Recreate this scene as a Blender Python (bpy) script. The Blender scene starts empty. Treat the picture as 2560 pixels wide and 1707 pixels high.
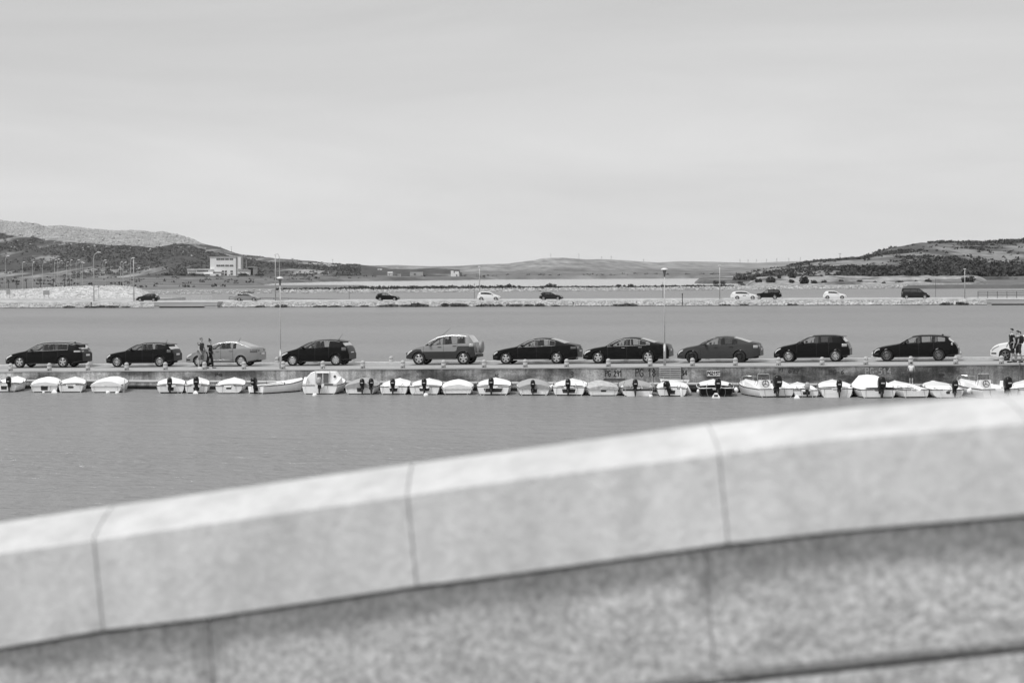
import bpy, bmesh, math, random
import numpy as np
from mathutils import Matrix, Vector, noise as mnoise

SC = bpy.context.scene
COL = SC.collection
R = math.radians
rng = random.Random(7)

# ------------------------------------------------------------------ camera
FPX, CX, CY = 6400.0, 1280.0, 853.5          # photo pixels (2560 x 1707)
CAM_H, HORIZON, ROLL = 6.55, 675.0, R(-0.3)
PITCH = math.atan((CY - HORIZON) / FPX)
cam_d = bpy.data.cameras.new('camera')
cam = bpy.data.objects.new('camera', cam_d)
COL.objects.link(cam)
CM = Matrix.Rotation(R(90) - PITCH, 4, 'X') @ Matrix.Rotation(ROLL, 4, 'Z')
cam.matrix_world = Matrix.Translation((0, 0, CAM_H)) @ CM
cam_d.sensor_width = 36
cam_d.lens = FPX / 2560 * 36
cam_d.clip_start, cam_d.clip_end = 0.5, 60000
cam_d.dof.use_dof = True
cam_d.dof.focus_distance = 143
cam_d.dof.aperture_fstop = 4.8
SC.camera = cam

# ------------------------------------------------------------------ sky and sun
SUN_EL, SUN_AZ = R(61), R(-126)               # azimuth measured from +Y towards +X
w = bpy.data.worlds.new('World'); SC.world = w; w.use_nodes = True
nt = w.node_tree; nt.nodes.clear()
wo = nt.nodes.new('ShaderNodeOutputWorld'); bg = nt.nodes.new('ShaderNodeBackground')
sky = nt.nodes.new('ShaderNodeTexSky'); sky.sky_type = 'NISHITA'; sky.sun_disc = False
sky.sun_elevation = SUN_EL; sky.sun_rotation = SUN_AZ; sky.dust_density = 3.0; sky.air_density = 1.0
bw = nt.nodes.new('ShaderNodeRGBToBW'); nt.links.new(sky.outputs[0], bw.inputs[0])
tc = nt.nodes.new('ShaderNodeTexCoord')
mp = nt.nodes.new('ShaderNodeMapping'); mp.inputs['Scale'].default_value = (4, 4, 24)
nt.links.new(tc.outputs['Generated'], mp.inputs[0])
nz = nt.nodes.new('ShaderNodeTexNoise'); nz.inputs['Scale'].default_value = 1.0
nz.inputs['Detail'].default_value = 6; nz.inputs['Roughness'].default_value = 0.55
nz.inputs['Distortion'].default_value = 0.6
nt.links.new(mp.outputs[0], nz.inputs[0])
mr = nt.nodes.new('ShaderNodeMapRange')
mr.inputs['From Min'].default_value = 0.28; mr.inputs['From Max'].default_value = 0.75
mr.inputs['To Min'].default_value = 5.9; mr.inputs['To Max'].default_value = 7.15
nt.links.new(nz.outputs['Fac'], mr.inputs[0])
mixn = nt.nodes.new('ShaderNodeMix'); mixn.data_type = 'FLOAT'
mixn.inputs['Factor'].default_value = 0.82     # cloud cover over the clear sky
sep = nt.nodes.new('ShaderNodeSeparateXYZ'); nt.links.new(tc.outputs['Generated'], sep.inputs[0])
hz_ = nt.nodes.new('ShaderNodeMapRange'); hz_.inputs['From Min'].default_value = 0.0; hz_.inputs['From Max'].default_value = 0.10
hz_.inputs['To Min'].default_value = 1.35; hz_.inputs['To Max'].default_value = 0.94    # thinner cloud towards the horizon
nt.links.new(sep.outputs['Z'], hz_.inputs[0])
mu = nt.nodes.new('ShaderNodeMath'); mu.operation = 'MULTIPLY'
nt.links.new(mr.outputs[0], mu.inputs[0]); nt.links.new(hz_.outputs[0], mu.inputs[1])
nt.links.new(bw.outputs[0], mixn.inputs['A']); nt.links.new(mu.outputs[0], mixn.inputs['B'])
nt.links.new(mixn.outputs['Result'], bg.inputs['Color'])
bg.inputs['Strength'].default_value = 0.108
nt.links.new(bg.outputs[0], wo.inputs[0])

sd = bpy.data.lights.new('sun', 'SUN'); sd.energy = 2.9; sd.angle = R(16); sd.color = (1, 1, 1)
so = bpy.data.objects.new('sun', sd); COL.objects.link(so)
sdir = Vector((math.sin(SUN_AZ) * math.cos(SUN_EL), math.cos(SUN_AZ) * math.cos(SUN_EL), math.sin(SUN_EL)))
so.rotation_euler = sdir.to_track_quat('Z', 'Y').to_euler()
so.location = (0, 0, 300)
SC.view_settings.view_transform = 'Standard'
SC.view_settings.look = 'None'
SC.view_settings.gamma = 1.0
SC.view_settings.exposure = 0.0
SC.cycles.max_bounces = 8
SC.cycles.transparent_max_bounces = 24

# ------------------------------------------------------------------ picture geometry
CM3 = CM.to_3x3()
def ray(px, py):
    return CM3 @ Vector(((px - CX) / FPX, -(py - CY) / FPX, -1.0))
def at(px, py, Y):
    d = ray(px, py); k = Y / d.y
    return Vector((d.x * k, Y, CAM_H + d.z * k))
def on_z(px, py, z):
    d = ray(px, py); k = (z - CAM_H) / d.z
    return Vector((d.x * k, d.y * k, z))
def proj(p):
    q = CM3.transposed() @ (Vector(p) - Vector((0, 0, CAM_H)))
    return (CX + FPX * q.x / -q.z, CY - FPX * q.y / -q.z)
# the quay: u runs along it to the right, v away from the camera
TH = R(13); QC, QS, QY = math.cos(TH), math.sin(TH), 145.0
def Q(u, v, z): return Vector((u * QC + v * QS, QY - u * QS + v * QC, z))
def u_at(px, v, py=925):
    d = ray(px, py); k = d.x / d.y
    return (k * (QY + v * QC) - v * QS) / (QC + k * QS)
def qz(px, py, v):
    p = Q(u_at(px, v, py), v, 0)
    return at(px, py, p.y).z
_ua, _ub = u_at(103, 0), u_at(2282, 0)
_za, _zb = qz(103, 918.8, 0), qz(2282, 902.5, 0)
DM = (_zb - _za) / (_ub - _ua)
def deck_z(u): return _za + (u - _ua) * DM
EDGE, LEDGE, BACK = -5.2, -6.5, 2.7
LEDGE_Z = 0.5 * (qz(103, 950, EDGE) + qz(2282, 963, EDGE))
# the causeway far behind
WA, WB = on_z(0, 770.6, 0), on_z(2500, 762.6, 0)
FD = (WB - WA).normalized(); FN = Vector((-FD.y, FD.x, 0)); FROT = math.atan2(FD.y, FD.x)
def F(u, v, z): return WA + FD * u + FN * v + Vector((0, 0, z))
def fu(px, v, py=752):
    d = ray(px, py); k = d.x / d.y
    b = WA + FN * v
    return (k * b.y - b.x) / (FD.x - k * FD.y)
print('deck', _za, _zb, 'ledge', LEDGE_Z, 'causeway', WA, WB)

# ------------------------------------------------------------------ materials
MATS = {}
def mat(name, g=0.5, rough=0.6, var=0.0, scale=6.0, bump=0.0, bscale=None, stretch=(1, 1, 1),
        metal=0.0, coat=0.0, detail=6, spec=0.5, contrast=(0.3, 0.7)):
    if name in MATS: return MATS[name]
    m = bpy.data.materials.new(name); m.use_nodes = True
    t = m.node_tree; b = t.nodes['Principled BSDF']
    b.inputs['Base Color'].default_value = (g, g, g, 1)
    b.inputs['Roughness'].default_value = rough
    b.inputs['Metallic'].default_value = metal
    b.inputs['Specular IOR Level'].default_value = spec
    b.inputs['Coat Weight'].default_value = coat
    b.inputs['Coat Roughness'].default_value = 0.05
    if var or bump:
        c = t.nodes.new('ShaderNodeTexCoord'); mm = t.nodes.new('ShaderNodeMapping')
        mm.inputs['Scale'].default_value = stretch
        t.links.new(c.outputs['Object'], mm.inputs[0])
        n = t.nodes.new('ShaderNodeTexNoise'); n.inputs['Scale'].default_value = scale
        n.inputs['Detail'].default_value = detail; n.inputs['Roughness'].default_value = 0.6
        t.links.new(mm.outputs[0], n.inputs[0])
        if var:
            r = t.nodes.new('ShaderNodeMapRange')
            r.inputs['From Min'].default_value, r.inputs['From Max'].default_value = contrast
            r.inputs['To Min'].default_value = g * (1 - var); r.inputs['To Max'].default_value = min(1, g * (1 + var))
            t.links.new(n.outputs['Fac'], r.inputs[0])
            t.links.new(r.outputs[0], b.inputs['Base Color'])
        if bump:
            n2 = n
            if bscale:
                n2 = t.nodes.new('ShaderNodeTexNoise'); n2.inputs['Scale'].default_value = bscale
                n2.inputs['Detail'].default_value = 5
                t.links.new(mm.outputs[0], n2.inputs[0])
            bp = t.nodes.new('ShaderNodeBump'); bp.inputs['Strength'].default_value = 1.0
            bp.inputs['Distance'].default_value = bump
            t.links.new(n2.outputs['Fac'], bp.inputs['Height'])
            t.links.new(bp.outputs[0], b.inputs['Normal'])
    MATS[name] = m
    return m

def glass_mat(name, tint, gloss=0.10):
    if name in MATS: return MATS[name]
    m = bpy.data.materials.new(name); m.use_nodes = True
    t = m.node_tree; t.nodes.clear()
    o = t.nodes.new('ShaderNodeOutputMaterial'); tr = t.nodes.new('ShaderNodeBsdfTransparent')
    tr.inputs[0].default_value = (tint, tint, tint, 1)
    gl = t.nodes.new('ShaderNodeBsdfGlossy'); gl.inputs['Roughness'].default_value = 0.03
    gl.inputs['Color'].default_value = (0.9, 0.9, 0.9, 1)
    mx = t.nodes.new('ShaderNodeMixShader'); fr = t.nodes.new('ShaderNodeFresnel'); fr.inputs[0].default_value = 1.45
    ad = t.nodes.new('ShaderNodeMath'); ad.operation = 'ADD'; ad.inputs[1].default_value = gloss
    t.links.new(fr.outputs[0], ad.inputs[0]); t.links.new(ad.outputs[0], mx.inputs[0])
    t.links.new(tr.outputs[0], mx.inputs[1]); t.links.new(gl.outputs[0], mx.inputs[2])
    t.links.new(mx.outputs[0], o.inputs[0])
    MATS[name] = m
    return m

def water_mat(name, base, rough, b1, b2, gl):
    m = bpy.data.materials.new(name); m.use_nodes = True
    t = m.node_tree; t.nodes.clear()
    o = t.nodes.new('ShaderNodeOutputMaterial')
    df = t.nodes.new('ShaderNodeBsdfDiffuse'); df.inputs[0].default_value = (base, base, base, 1)
    gs = t.nodes.new('ShaderNodeBsdfGlossy'); gs.inputs['Roughness'].default_value = rough
    gs.inputs[0].default_value = (0.92, 0.92, 0.92, 1)
    mx = t.nodes.new('ShaderNodeMixShader')
    fr = t.nodes.new('ShaderNodeFresnel'); fr.inputs[0].default_value = 1.33
    mr = t.nodes.new('ShaderNodeMapRange'); mr.inputs['To Min'].default_value = gl[0]; mr.inputs['To Max'].default_value = gl[1]
    t.links.new(fr.outputs[0], mr.inputs[0]); t.links.new(mr.outputs[0], mx.inputs[0])
    g = t.nodes.new('ShaderNodeNewGeometry')
    def nz(sc, st, det):
        mm = t.nodes.new('ShaderNodeMapping'); mm.inputs['Scale'].default_value = st
        t.links.new(g.outputs['Position'], mm.inputs[0])
        n = t.nodes.new('ShaderNodeTexNoise'); n.inputs['Scale'].default_value = sc; n.inputs['Detail'].default_value = det
        t.links.new(mm.outputs[0], n.inputs[0]); return n
    n1 = nz(3.0, (0.6, 1, 1), 3); n2 = nz(0.7, (0.45, 1, 1), 3); n3 = nz(0.02, (0.4, 1, 1), 3)
    b = t.nodes.new('ShaderNodeBump'); b.inputs['Distance'].default_value = b1
    t.links.new(n1.outputs['Fac'], b.inputs['Height'])
    # wind patches: ripples grow and fade over tens of metres
    wr = t.nodes.new('ShaderNodeMapRange'); wr.inputs['From Min'].default_value = 0.3; wr.inputs['From Max'].default_value = 0.7
    wr.inputs['To Min'].default_value = 0.35; wr.inputs['To Max'].default_value = 1.0
    t.links.new(n3.outputs['Fac'], wr.inputs[0]); t.links.new(wr.outputs[0], b.inputs['Strength'])
    bb = t.nodes.new('ShaderNodeBump'); bb.inputs['Distance'].default_value = b2
    t.links.new(n2.outputs['Fac'], bb.inputs['Height']); t.links.new(b.outputs[0], bb.inputs['Normal'])
    for s in (df, gs, fr): t.links.new(bb.outputs[0], s.inputs['Normal'])
    t.links.new(df.outputs[0], mx.inputs[1]); t.links.new(gs.outputs[0], mx.inputs[2])
    t.links.new(mx.outputs[0], o.inputs[0])
    return m

# ------------------------------------------------------------------ mesh building
class MB:
    def __init__(s): s.v = []; s.f = []; s.m = []
    def add(s, vs, fs, mi=0):
        o = len(s.v); s.v += [tuple(x) for x in vs]
        for f in fs: s.f.append(tuple(o + i for i in f)); s.m.append(mi)
    def box(s, c, d, mi=0, rz=0.0, taper=1.0):
        cx, cy, cz = c; dx, dy, dz = (x / 2 for x in d); co, si = math.cos(rz), math.sin(rz); vs = []
        for z in (-1, 1):
            k = taper if z > 0 else 1.0
            for x, y in ((-1, -1), (1, -1), (1, 1), (-1, 1)):
                X, Yy = x * dx * k, y * dy * k
                vs.append((cx + X * co - Yy * si, cy + X * si + Yy * co, cz + z * dz))
        s.add(vs, [(3, 2, 1, 0), (4, 5, 6, 7), (0, 1, 5, 4), (1, 2, 6, 5), (2, 3, 7, 6), (3, 0, 4, 7)], mi)
    def rings(s, rs, mi=0, closed=True, cap=True):
        n = len(rs[0]); vs = [p for r in rs for p in r]; fs = []
        for i in range(len(rs) - 1):
            for j in range(n if closed else n - 1):
                k = (j + 1) % n
                fs.append((i * n + j, i * n + k, (i + 1) * n + k, (i + 1) * n + j))
        if cap:
            fs.append(tuple(range(n - 1, -1, -1))); b = (len(rs) - 1) * n
            fs.append(tuple(b + j for j in range(n)))
        s.add(vs, fs, mi)
    def tube(s, pts, r, n=6, mi=0, flat=1.0):
        pts = [Vector(p) for p in pts]; rs = []
        for i, p in enumerate(pts):
            t = (pts[min(i + 1, len(pts) - 1)] - pts[max(i - 1, 0)])
            if t.length < 1e-9: t = Vector((0, 0, 1))
            t.normalize()
            a = t.cross(Vector((0, 0, 1)))
            if a.length < 1e-3: a = t.cross(Vector((0, 1, 0)))
            a.normalize(); b = t.cross(a)
            rr = r[i] if isinstance(r, (list, tuple)) else r
            rs.append([p + a * (rr * math.cos(2 * math.pi * j / n)) + b * (rr * flat * math.sin(2 * math.pi * j / n)) for j in range(n)])
        s.rings(rs, mi)
    def lathe(s, prof, c=(0, 0, 0), n=16, axis='z', mi=0, cap=True):
        rs = []
        for r, h in prof:
            ring = []
            for j in range(n):
                a = 2 * math.pi * j / n; x, y = r * math.cos(a), r * math.sin(a)
                p = (x, y, h) if axis == 'z' else ((x, h, y) if axis == 'y' else (h, x, y))
                ring.append((c[0] + p[0], c[1] + p[1], c[2] + p[2]))
            rs.append(ring)
        s.rings(rs, mi, cap=cap)
    def ell(s, c, d, n=10, m=6, mi=0, sq=1.0):
        rs = []
        for i in range(1, m):
            t = math.pi * i / m; rs.append([])
            for j in range(n):
                a = 2 * math.pi * j / n
                def pw(x): return math.copysign(abs(x) ** sq, x)
                rs[-1].append((c[0] + d[0] * pw(math.sin(t)) * pw(math.cos(a)), c[1] + d[1] * pw(math.sin(t)) * pw(math.sin(a)), c[2] + d[2] * pw(math.cos(t))))
        s.rings(rs, mi)
    def mesh(s, name, mats, smooth=False, recalc=True):
        me = bpy.data.meshes.new(name)
        me.from_pydata(s.v, [], s.f)
        if not isinstance(mats, (list, tuple)): mats = [mats]
        for m in mats: me.materials.append(m)
        me.polygons.foreach_set('material_index', s.m)
        if smooth: me.polygons.foreach_set('use_smooth', [True] * len(s.f))
        if recalc:
            bm = bmesh.new(); bm.from_mesh(me)
            bmesh.ops.recalc_face_normals(bm, faces=bm.faces)
            bm.to_mesh(me); bm.free()
        me.update()
        return me
    def build(s, name, mats, parent=None, smooth=False, loc=None, rz=0.0, recalc=True):
        return link(name, s.mesh(name, mats, smooth, recalc), parent, loc, rz)

def link(name, me, parent=None, loc=None, rz=0.0):
    o = bpy.data.objects.new(name, me); COL.objects.link(o)
    if parent is not None: o.parent = parent
    if loc is not None: o.location = loc
    if rz: o.rotation_euler = (0, 0, rz)
    return o
def empty(name, loc, rz=0.0):
    o = bpy.data.objects.new(name, None); COL.objects.link(o)
    o.location = loc; o.rotation_euler = (0, 0, rz); o.empty_display_size = 0.2
    return o
def tag(o, label, cat=None, group=None):
    o['label'] = label
    if cat: o['category'] = cat
    if group: o['group'] = group
    return o
def struct(o, kind='structure'):
    o['kind'] = kind; return o
def copy_tree(o, parent=None):
    c = o.copy(); COL.objects.link(c); c.parent = parent
    for ch in [x for x in CH.get(o, o.children)]: copy_tree(ch, c)
    return c
CH = {}
def lerp(a, b, t): return a + (b - a) * t
def interp(pts, x):
    if x <= pts[0][0]: return pts[0][1]
    for (a, b), (c, d) in zip(pts, pts[1:]):
        if x <= c: return b + (d - b) * (x - a) / (c - a)
    return pts[-1][1]
def sm(a, b, x):
    t = max(0.0, min(1.0, (x - a) / (b - a))); return t * t * (3 - 2 * t)
def fbm(x, y, z=0.0, o=4):
    return mnoise.fractal(Vector((x, y, z)), 1.0, 2.0, o)
ORD = ['first', 'second', 'third', 'fourth', 'fifth', 'sixth', 'seventh', 'eighth', 'ninth', 'tenth', 'eleventh', 'twelfth',
       'thirteenth', 'fourteenth', 'fifteenth', 'sixteenth', 'seventeenth', 'eighteenth', 'nineteenth', 'twentieth',
       'twenty-first', 'twenty-second', 'twenty-third', 'twenty-fourth', 'twenty-fifth', 'twenty-sixth']

# ================================================================== water
def sheet(name, x0, x1, y0, y1, z, m):
    b = MB(); b.add([(x0, y0, z), (x1, y0, z), (x1, y1, z), (x0, y1, z)], [(0, 1, 2, 3)])
    return struct(b.build(name, m))
sheet('sea', -5000, 5000, -200, 7500, 0.0, water_mat('water_sea', 0.22, 0.20, 0.40, 0.48, (0.06, 0.52)))
# ================================================================== land
def land_mat(name, rock, scrub, scale, stretch, lo, hi, bands=None, fine=0.05, fst=(1, 0.35, 1)):
    """light limestone with darker scrub; bands = list of (z_low, z_high) between which scrub is dense"""
    m = bpy.data.materials.new(name); m.use_nodes = True
    t = m.node_tree; b = t.nodes['Principled BSDF']
    b.inputs['Roughness'].default_value = 0.95; b.inputs['Specular IOR Level'].default_value = 0.1
    g = t.nodes.new('ShaderNodeNewGeometry')
    def nz(sc, st, det, ro=0.6):
        mm = t.nodes.new('ShaderNodeMapping'); mm.inputs['Scale'].default_value = st
        t.links.new(g.outputs['Position'], mm.inputs[0])
        n = t.nodes.new('ShaderNodeTexNoise'); n.inputs['Scale'].default_value = sc; n.inputs['Detail'].default_value = det
        n.inputs['Roughness'].default_value = ro
        t.links.new(mm.outputs[0], n.inputs[0]); return n
    n = nz(scale, stretch, 8, 0.65)
    at_ = t.nodes.new('ShaderNodeAttribute'); at_.attribute_name = 'scrub'
    ad = t.nodes.new('ShaderNodeMath'); ad.operation = 'ADD'
    t.links.new(n.outputs['Fac'], ad.inputs[0]); t.links.new(at_.outputs['Fac'], ad.inputs[1])
    r = t.nodes.new('ShaderNodeMapRange'); r.inputs['From Min'].default_value = lo; r.inputs['From Max'].default_value = hi
    t.links.new(ad.outputs[0], r.inputs[0])
    n2 = nz(fine, fst, 6)
    rk = t.nodes.new('ShaderNodeMapRange'); rk.inputs['From Min'].default_value = 0.3; rk.inputs['From Max'].default_value = 0.7
    rk.inputs['To Min'].default_value = rock * 0.52; rk.inputs['To Max'].default_value = rock * 1.35
    t.links.new(n2.outputs['Fac'], rk.inputs[0])
    sk = t.nodes.new('ShaderNodeMapRange'); sk.inputs['From Min'].default_value = 0.3; sk.inputs['From Max'].default_value = 0.7
    sk.inputs['To Min'].default_value = scrub * 0.7; sk.inputs['To Max'].default_value = scrub * 1.5
    t.links.new(n2.outputs['Fac'], sk.inputs[0])
    mx = t.nodes.new('ShaderNodeMix'); mx.data_type = 'FLOAT'
    t.links.new(r.outputs[0], mx.inputs['Factor']); t.links.new(rk.outputs[0], mx.inputs['A']); t.links.new(sk.outputs[0], mx.inputs['B'])
    t.links.new(mx.outputs['Result'], b.inputs['Base Color'])
    return m

def hfield(name, ks, Ys, zf, m, sf=None):
    """terrain sheet over world X = k*Y columns and Y rows"""
    vs, fs, sc = [], [], []
    n = len(ks)
    Ys = [Ys[0] - 0.4] + list(Ys)      # first row hangs down so that no gap shows under the near edge
    for i, Y in enumerate(Ys):
        for k in ks:
            X = k * Y
            z = zf(X, Y, k) if i else -2.2
            vs.append((X, Y, z)); sc.append(sf(X, Y, z, k) if sf else 0.0)
    for i in range(len(Ys) - 1):
        for j in range(n - 1):
            fs.append((i * n + j, i * n + j + 1, (i + 1) * n + j + 1, (i + 1) * n + j))
    me = bpy.data.meshes.new(name); me.from_pydata(vs, [], fs)
    a = me.attributes.new('scrub', 'FLOAT', 'POINT'); a.data.foreach_set('value', sc)
    me.polygons.foreach_set('use_smooth', [True] * len(fs))
    me.materials.append(m)
    return struct(link(name, me))
def kx(px): d = ray(px, 690); return d.x / d.y
def lin(a, b, n): return [a + (b - a) * i / (n - 1) for i in range(n)]

SIL_L = [(-700, 540), (-300, 546), (0, 552), (20, 556), (88, 559), (114, 568), (153, 566), (204, 571), (286, 578), (347, 578), (388, 583), (408, 580.5), (449, 589), (480, 599),
         (510, 611), (553, 619), (577, 629), (604, 636), (665, 644), (747, 650), (828, 658), (869, 661), (942, 665), (1100, 670), (1300, 676)]
SIL_C = [(500, 668), (860, 664), (942, 664), (993, 662.5), (1044, 665), (1084, 666), (1146, 665), (1207, 661), (1268, 659.5), (1340, 650), (1355, 647), (1408, 644.5),
         (1467, 649), (1504, 648), (1565, 651), (1606, 654), (1647, 656.7), (1698, 653.5), (1780, 654.7), (1822, 656), (1894, 657.5), (1935, 655), (1986, 653.5), (2037, 652.6), (2100, 650), (2400, 640)]
SIL_R = [(1690, 696), (1780, 689), (1860, 682), (1904, 676), (1939, 668), (1996, 661), (2037, 653.5), (2088, 649), (2128, 644), (2161, 641), (2194, 629), (2223, 621), (2253, 615.5), (2304, 607), (2365, 606),
         (2427, 607), (2488, 604), (2560, 599), (2700, 592), (3000, 586), (3300, 600)]
def ridge(sil, Y):
    return [(kx(px), at(px, py, Y).z) for px, py in sil]
RL, RC, RR = ridge(SIL_L, 3200), ridge(SIL_C, 5600), ridge(SIL_R, 2100)

def z_left(X, Y, k):
    zr = interp(RL, k); t = (Y - 1950) / (3200 - 1950)
    zb = 2.6
    if t <= 1:
        t = max(0, t)
        z = zb + (zr - zb) * (0.35 * t + 0.65 * sm(0, 1, t))
        z += fbm(X / 55, Y / 800) * 3.0 * t * (1 - t) * 2 * min(1, zr / 25) + fbm(X / 15, Y / 170, 3) * 1.1 * t * min(1, zr / 30)
    else:
        z = zr - (t - 1) * 60 + fbm(X / 15, 3200 / 170, 3) * 1.1 * min(1, zr / 30)
    return z
def s_left(X, Y, z, k):
    zr = interp(RL, k); t = (Y - 1950) / 1250
    # dense scrub band lying below the bare rock crest, thinning to the right; lower slope half covered
    f = (z - 2.6) / max(4, zr - 2.6)
    px = 1280 + k * 6400
    top = 0.66 - 0.00035 * max(0, px) + (0.22 if px > 480 else 0.22 * sm(380, 480, px))
    band = sm(top - 0.34, top - 0.22, f) * (1 - sm(top - 0.03, top + 0.02, f))
    low = 0.08 * (1 - sm(0.2, 0.45, f))
    n = fbm(X / 70, Y / 700, 9) * 0.14 + fbm(X / 22, Y / 260, 19) * 0.07
    bare = -0.34 * sm(top, top + 0.06, f) * (1 - sm(430, 530, px))
    if px > 430: bare += 0.05 * sm(430, 530, px)
    return 0.20 * band + low + bare + n
hill_rock = land_mat('hill_limestone', 0.33, 0.065, 0.035, (1, 0.07, 1.0), 0.43, 0.57, fine=0.13, fst=(1, .06, 1))
hfield('hill_left', lin(kx(-700), kx(1150), 230), lin(1950, 3200, 95) + [3260, 3400, 3600], z_left, hill_rock, s_left)

def z_mid(X, Y, k):
    zr = interp(RC, k); t = (Y - 2700) / (5600 - 2700)
    if t <= 1:
        z = 2.0 + (zr - 2.0) * (0.25 * t + 0.75 * sm(0, 1, t)) + fbm(X / 140, Y / 1800, 5) * 5 * t * (1 - t) * 2
    else: z = zr - (t - 1) * 120
    return z
def s_mid(X, Y, z, k):
    t = (Y - 2700) / 2900
    return -0.05 + 0.22 * (1 - sm(0.12, 0.45, t)) + 0.08 * sm(0.86, 0.95, t) + fbm(X / 200, Y / 1500, 2) * 0.09
hfield('hills_middle', lin(kx(500), kx(2400), 200), lin(2700, 5600, 70) + [5700, 6000], z_mid,
       land_mat('hill_middle_limestone', 0.27, 0.14, 0.010, (1, 0.06, 1), 0.40, 0.66, fine=0.06, fst=(1, .06, 1)), s_mid)

def z_right(X, Y, k):
    zr = interp(RR, k); t = (Y - 1150) / 950
    zb = 1.2 + 1.2 * sm(kx(1950), kx(2150), k)
    if t <= 1:
        t = max(0, t)
        z = zb + max(-2, zr - zb) * (0.25 * t + 0.75 * sm(0, 1, t))
        z += (fbm(X / 38 + Y / 200, Y / 420, 4) * 2.6 * t * (1 - t) * 2 + fbm(X / 11, Y / 120, 3) * 0.6 * t) * min(1, max(0, zr) / 12)
    else: z = zr - (t - 1) * 40
    px = 1280 + k * 6400
    return z - max(0, 1760 - px) / 60 * 3
def s_right(X, Y, z, k):
    t = (Y - 1150) / 950
    n = fbm(X / 40 + Y / 300, Y / 260, 6)
    return 0.02 + 0.09 * sm(0.5, 0.9, t) + n * 0.22
hfield('hill_right', lin(kx(1690), kx(3300), 250), lin(1150, 2100, 90) + [2150, 2300, 2500], z_right,
       land_mat('hill_right_scrub', 0.23, 0.075, 0.045, (1, 0.08, 1.5), 0.44, 0.58, fine=0.22, fst=(1, .08, 1)), s_right)

# the flat ground between the sea and the hills, with the pale lagoon let into it
def lag_l(Y):        # left limit of the lagoon, as k
    return kx(interp([(980, 930), (1050, 660), (1120, 640), (1400, 700), (1600, 860), (1700, 1130), (1830, 1250), (1850, 1500)], Y))
def lag_r(Y): return kx(interp([(900, 2250), (1000, 1960), (1100, 1850), (1250, 1830), (1500, 1890), (1840, 1960)], Y))
def z_plain(X, Y, k):
    land = 1.0 + 1.6 * sm(1200, 2000, Y) + fbm(X / 60, Y / 90) * 0.25
    if Y > 1850 and k > kx(1000): land = 1.0 + 0.001 * (Y - 1850)
    inl = sm(lag_l(Y) - 0.004, lag_l(Y) + 0.004, k) * (1 - sm(lag_r(Y) - 0.003, lag_r(Y) + 0.003, k)) if 960 < Y < 1835 else 0.0
    inl *= sm(1000, 1040, Y) * (1 - sm(1815, 1835, Y))
    # open sea on the near right
    sea = sm(kx(900), kx(960), k) * (1 - sm(lag_r(Y) - 0.003, lag_r(Y) + 0.003, k)) * (1 - sm(1000, 1040, Y))
    sea2 = 0.0
    return land - 3.0 * max(inl, sea, sea2)
def s_plain(X, Y, z, k):
    return fbm(X / 160, Y / 22, 8) * 0.16 + 0.02
def spit_Y(px):
    return interp([(-400, 700), (300, 730), (480, 748), (1300, 772), (2100, 800), (2480, 862), (2600, 900)], px)
hfield('plain', lin(kx(-700), kx(2750), 260), lin(800, 1100, 40) + lin(1112, 2760, 110), z_plain,
       land_mat('plain_grass', 0.20, 0.10, 0.02, (0.35, 1, 1), 0.38, 0.62, fine=0.05), s_plain)
def z_head(X, Y, k):
    px = 1280 + k * 6400
    e = sm(1845, 1900, px) * (1 - sm(2440, 2500, px)) * sm(895, 915, Y)
    return -1.5 + e * (2.6 + 1.6 * sm(900, 1100, Y) + fbm(X / 14, Y / 25, 12) * .9)
hfield('headland', lin(kx(1820), kx(2520), 130), lin(893, 1160, 50), z_head, land_mat('headland_sand', 0.32, 0.10, 0.06, (1, .3, 1), 0.46, 0.62, fine=0.3), lambda X, Y, z, k: fbm(X / 25, Y / 40, 13) * .16)
lb = MB(); lb.add([(kx(560) * 1000, 1000, 0.02), (kx(2350) * 1000, 1000, 0.02), (kx(2350) * 1850, 1850, 0.02), (kx(560) * 1850, 1850, 0.02)], [(0, 1, 2, 3)])
struct(lb.build('lagoon', water_mat('water_lagoon', 0.50, 0.10, 0.02, 0.02, (0.05, 0.85))))
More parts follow.
